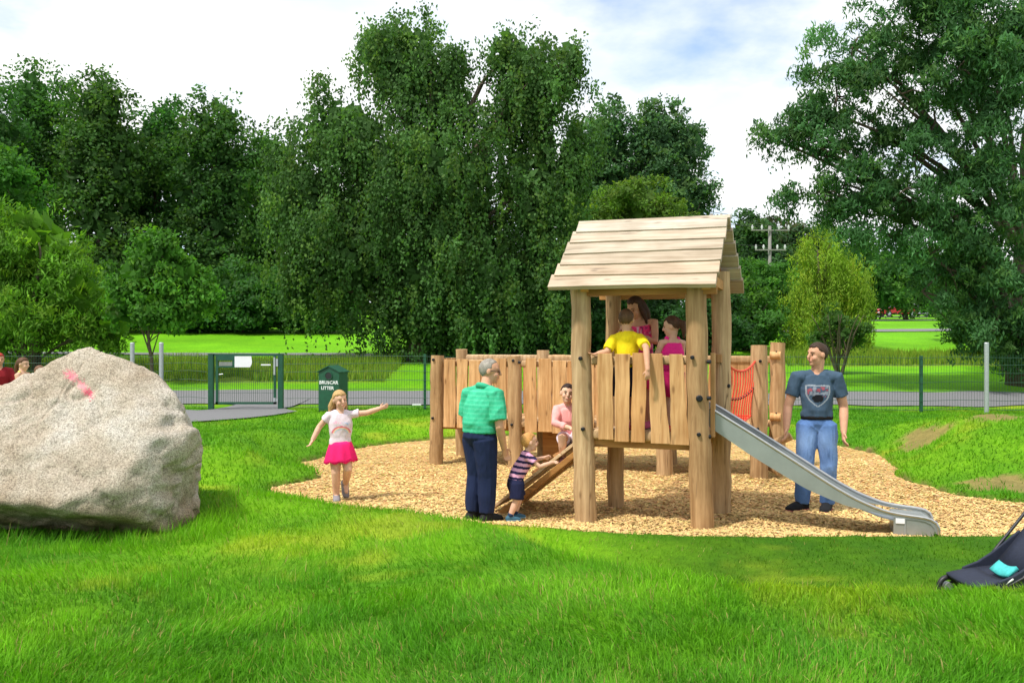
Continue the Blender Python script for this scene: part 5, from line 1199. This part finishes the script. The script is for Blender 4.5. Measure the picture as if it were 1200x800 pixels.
# running girl ----------------------------------------------------------
def rainbow(v, c):
    col = np.tile(np.array([.72, .60, .66]), (len(v), 1)); Hh = c['H']; fr = v[:, 1] < -.01
    x = v[:, 0] - .005; z = v[:, 2] - .630 * Hh; r = np.hypot(x * .85, z + .035)
    up = (z > -.02) & fr
    for r0, cc in ((.085, (.75, .16, .22)), (.072, (.85, .55, .35)), (.059, (.45, .55, .62))): col[up & (np.abs(r - r0) < .0065)] = cc
    n = fbm(v[:, 0] * 40, v[:, 2] * 55, oct=2, seed=7); b = fr & (np.abs(z - .085) < .022) & (np.abs(x) < .09) & (n > .25); col[b & (x < 0)] = (.80, .38, .52); col[b & (x >= 0)] = (.42, .52, .72)
    return col
def pinkskirt(v, c): return np.array([.84, .018, .155]) * (1 + .15 * fbm(v[:, 0] * 14, v[:, 1] * 14, v[:, 2] * 3, 2, 5))[:, None]
person('little girl in white rainbow t-shirt and pink skirt running with one arm out', (-1.88, 9.72, .01), R(14), 1.215, .205,
       dict(sL=(.098, .0, .775), sR=(-.100, .01, .765), eL=(.235, -.01, .785), wL=(.345, -.05, .825), eR=(-.185, .03, .665), wR=(-.245, -.01, .555), nek=(0, .0, .800), head=(-.005, -.01, .905),
            pel=(0, 0, .50), hL=(.045, 0, .47), hR=(-.045, 0, .47), kR=(-.045, -.045, .255), aR=(-.035, .01, .042), kL=(.06, -.075, .285), aL=(.05, .10, .135)),
       SKP, [shirt(rainbow, .45, .12, .010, 't_shirt'), skirt(pinkskirt, .185, .052, 'skirt', .5), shoes((.24, .22, .24), (.30, .28, .30))],
       dict(col=(.50, .31, .125), line=.45, back=-.75, thick=1.09, locks=[([(-.25, -.25, .0), (-.42, -.36, -.35), (-.50, -.38, -.68)], [.16, .15, .06]), ([(.1, -.38, -.1), (.05, -.42, -.5), (-.1, -.42, -.75)], [.2, .17, .06]), ([(-.05, -.40, .0), (-.25, -.45, -.45), (-.42, -.42, -.8)], [.2, .17, .05]), ([(.30, -.15, -.05), (.34, -.05, -.42), (.30, .06, -.58)], [.10, .09, .04])]),
       look=(R(20), R(-4)), kid=True, face_tilt=R(-6), foot=dict(aR=(-.05, -1, 0), aL=(.1, -.45, -.85)), hands=dict(wL_thumb=(0, -.3, 1), wR_thumb=(.2, -1, 0)))
# toddler ---------------------------------------------------------------
def stripes(v, c):
    s = np.sin((v[:, 2] - .12 * v[:, 1]) * 112) > .12; col = np.tile(np.array([.72, .36, .52]), (len(v), 1)); col[s] = (.020, .018, .062); return col
person('fair haired toddler in pink and navy striped shirt leaning on the ramp', (.075, 8.735, 0), R(103), .885, .19,
       dict(pel=(0, .045, .425), wai=(0, .03, .50), che=(0, -.045, .625), nek=(0, -.085, .745), head=(0, -.115, .855), sL=(.105, -.07, .705), sR=(-.105, -.07, .705),
            eL=(.15, -.20, .63), wL=(.12, -.31, .66), eR=(-.155, -.19, .600), wR=(-.125, -.345, .640), hL=(.055, .045, .39), hR=(-.055, .045, .39), kL=(.065, -.01, .22), kR=(-.075, .06, .21), aL=(.06, .04, .05), aR=(-.08, .13, .05)),
       SKP, [trousers((.014, .017, .050), .42, .020, 'shorts', .5, .024), shirt(stripes, .55, .1, .011, 't_shirt'), shoes((.05, .13, .19), (.3, .45, .5), (.02, .035, .08))],
       dict(col=(.56, .28, .085), line=.50, back=-.8, thick=1.02), look=(R(8), R(4)), kid=True, hands=dict(wR=(.25, -1, .1), wL=(-.1, -1, .25)))
# girl crouching on the ramp ---------------------------------------------
def rose(v, c): return np.array([.86, .38, .36]) * (1 + .10 * fbm(v[:, 0] * 18, v[:, 1] * 18, v[:, 2] * 18, 2, 5))[:, None]
person('girl in coral top crouching on the upper end of the ramp', (.575, 9.02, .555), R(-8), 1.14, .195,
       dict(pel=(0.02, .12, .17), wai=(.015, .09, .25), che=(.0, .045, .36), nek=(-.005, .03, .472), head=(-.01, -.01, .585), sL=(.098, .035, .445), sR=(-.10, .03, .445), eL=(.16, -.07, .345), wL=(.21, -.15, .285), eR=(-.115, -.07, .325), wR=(.03, -.19, .295),
            hL=(.06, .10, .16), hR=(-.04, .10, .16), kL=(.095, -.115, .235), kR=(-.045, -.13, .205), aL=(.09, .01, .045), aR=(-.05, -.0, .01)),
       SKP, [trousers((.74, .60, .66), .34, .012, 'shorts'), shirt(rose, 1.72, .1, .012, 'top'), shoes((.45, .20, .22))],
       dict(col=(.030, .014, .009), line=.50, back=-.55, thick=1.06, locks=[([(0, -.42, .25), (0, -.58, .2)], [.16, .14])]), look=(R(10), R(0)), kid=True, face_tilt=R(8))
# children on the tower ----------------------------------------------------
person('boy in yellow t-shirt on the tower hanging one arm over the boards', (1.12, 8.68, .862), R(176), 1.20, .205,
       dict(eR=(.0, 0, 0), sR=(-.105, .0, .765), sL=(.105, .005, .765)) | dict(eR=(-.145, .185, .690), wR=(-.150, .262, .520), eL=(.160, .06, .655), wL=(.225, .035, .645)),
       SK, [trousers((.015, .02, .05), .45, .014, 'shorts'), shirt((.86, .66, .015), .80, .15, .014, 't_shirt'), shoes((.5, .1, .06))],
       dict(col=(.115, .058, .026), line=.55, back=-.8, thick=1.06), look=(R(-16), R(-8)), kid=True, wide=.88, hands=dict(wR=(0, .12, -1), wR_thumb=(1, .2, 0), wL=(.8, .25, -.2)))
def floral(v, c):
    n = fbm(v[:, 0] * 38, v[:, 1] * 38, v[:, 2] * 38, 2, 15); col = np.tile(np.array([.74, .045, .17]), (len(v), 1)); col[n > .28] = (.72, .42, .50); col[n < -.45] = (.22, .02, .09); return col
person('girl with long brown hair and pink patterned dress bending her head on the tower', (1.32, 9.12, .862), R(-34), 1.37, .215,
       dict(nek=(0, -.035, .80), head=(-.005, -.075, .90), eL=(.150, -.06, .645), wL=(.02, -.16, .70), eR=(-.16, -.06, .64), wR=(-.10, -.17, .68)),
       SKT, [shirt(floral, .0, .1, .012, 'dress_top', tank=True), skirt(floral, .24, .05, 'dress_skirt', .5), shoes((.5, .1, .2))],
       dict(col=(.060, .026, .016), line=.55, back=-.8, thick=1.09, locks=[([(.22, -.25, .1), (.36, -.22, -.4), (.36, -.15, -.95)], [.2, .19, .08]), ([(-.22, -.25, .1), (-.34, -.22, -.4), (-.33, -.15, -.85)], [.2, .17, .07]), ([(0, -.38, 0), (.05, -.46, -.5), (.08, -.42, -1.05)], [.26, .24, .1]), ([(.30, .02, .1), (.40, .0, -.4), (.38, .05, -.85)], [.11, .12, .05])]),
       look=(R(-14), R(-30)), kid=True, hands=dict(wL=(-.4, -.2, .9), wR=(.4, -.2, .8)))
person('girl with brown ponytail in magenta top on the tower, back turned', (1.575, 8.72, .862), R(-152), 1.135, .20,
       dict(nek=(0, .0, .795), eL=(.135, -.06, .62), wL=(.09, -.17, .60), eR=(-.14, -.05, .62), wR=(-.1, -.17, .60)), SKP, [trousers((.62, .02, .16), .42, .012, 'shorts'), shirt((.86, .03, .26), .0, .1, .011, 'strap_top', tank=True), shoes((.5, .06, .06))],
       dict(col=(.085, .038, .020), line=.5, back=-.62, thick=1.06, locks=[([(.02, -.42, .2), (.03, -.62, .08), (.02, -.58, -.3), (.0, -.50, -.65)], [.11, .14, .13, .05])]), look=(R(38), R(-10)), kid=True)
# people behind the boulder --------------------------------------------------
person('girl in yellow top with long brown hair standing behind the boulder', (-7.78, 14.1, hz(-7.78, 14.1)), R(88), 1.30, .205, dict(eR=(-.13, -.05, .61), wR=(-.09, -.18, .58), eL=(.13, -.05, .61), wL=(.09, -.18, .58)),
       SKP, [trousers((.70, .60, .62), .40, .014, 'shorts'), shirt((.80, .62, .16), .0, .1, .011, 'strap_top', tank=True), shoes((.3, .3, .3))],
       dict(col=(.10, .045, .02), line=.52, back=-.62, thick=1.07, locks=[([(0, -.4, .1), (.0, -.52, -.35), (.0, -.46, -.9)], [.2, .17, .06])]), look=(0, R(-8)), kid=True, voxel=.009)
person('small child in white top behind the boulder beside the girl in yellow', (-7.46, 14.0, hz(-7.46, 14.0)), R(60), 1.17, .20, {}, SKP, [trousers((.65, .08, .16), .9, .014, 'trousers'), shirt((.80, .80, .80), 1.6, .1, .014, 'top'), shoes((.3, .3, .3))],
       dict(col=(.14, .07, .035), line=.5, back=-.55), look=(0, R(-14)), kid=True, voxel=.009)
person('woman in dark red cardigan seen beside the boulder edge', (-8.30, 14.35, hz(-8.3, 14.35)), R(40), 1.36, .20, dict(eR=(-.16, -.06, .62), wR=(-.05, -.18, .62), eL=(.16, -.06, .62), wL=(.07, -.18, .58)),
       SK, [trousers((.03, .03, .06), .95, .018), shirt((.24, .015, .022), 1.7, .05, .022, 'cardigan'), shoes((.05, .05, .05))],
       dict(col=(.36, .03, .02), line=.5, back=-.7, thick=1.1, locks=[([(0, -.4, .1), (.0, -.46, -.35), (.0, -.40, -.7)], [.26, .24, .1])]), look=(0, R(-5)), voxel=.009)
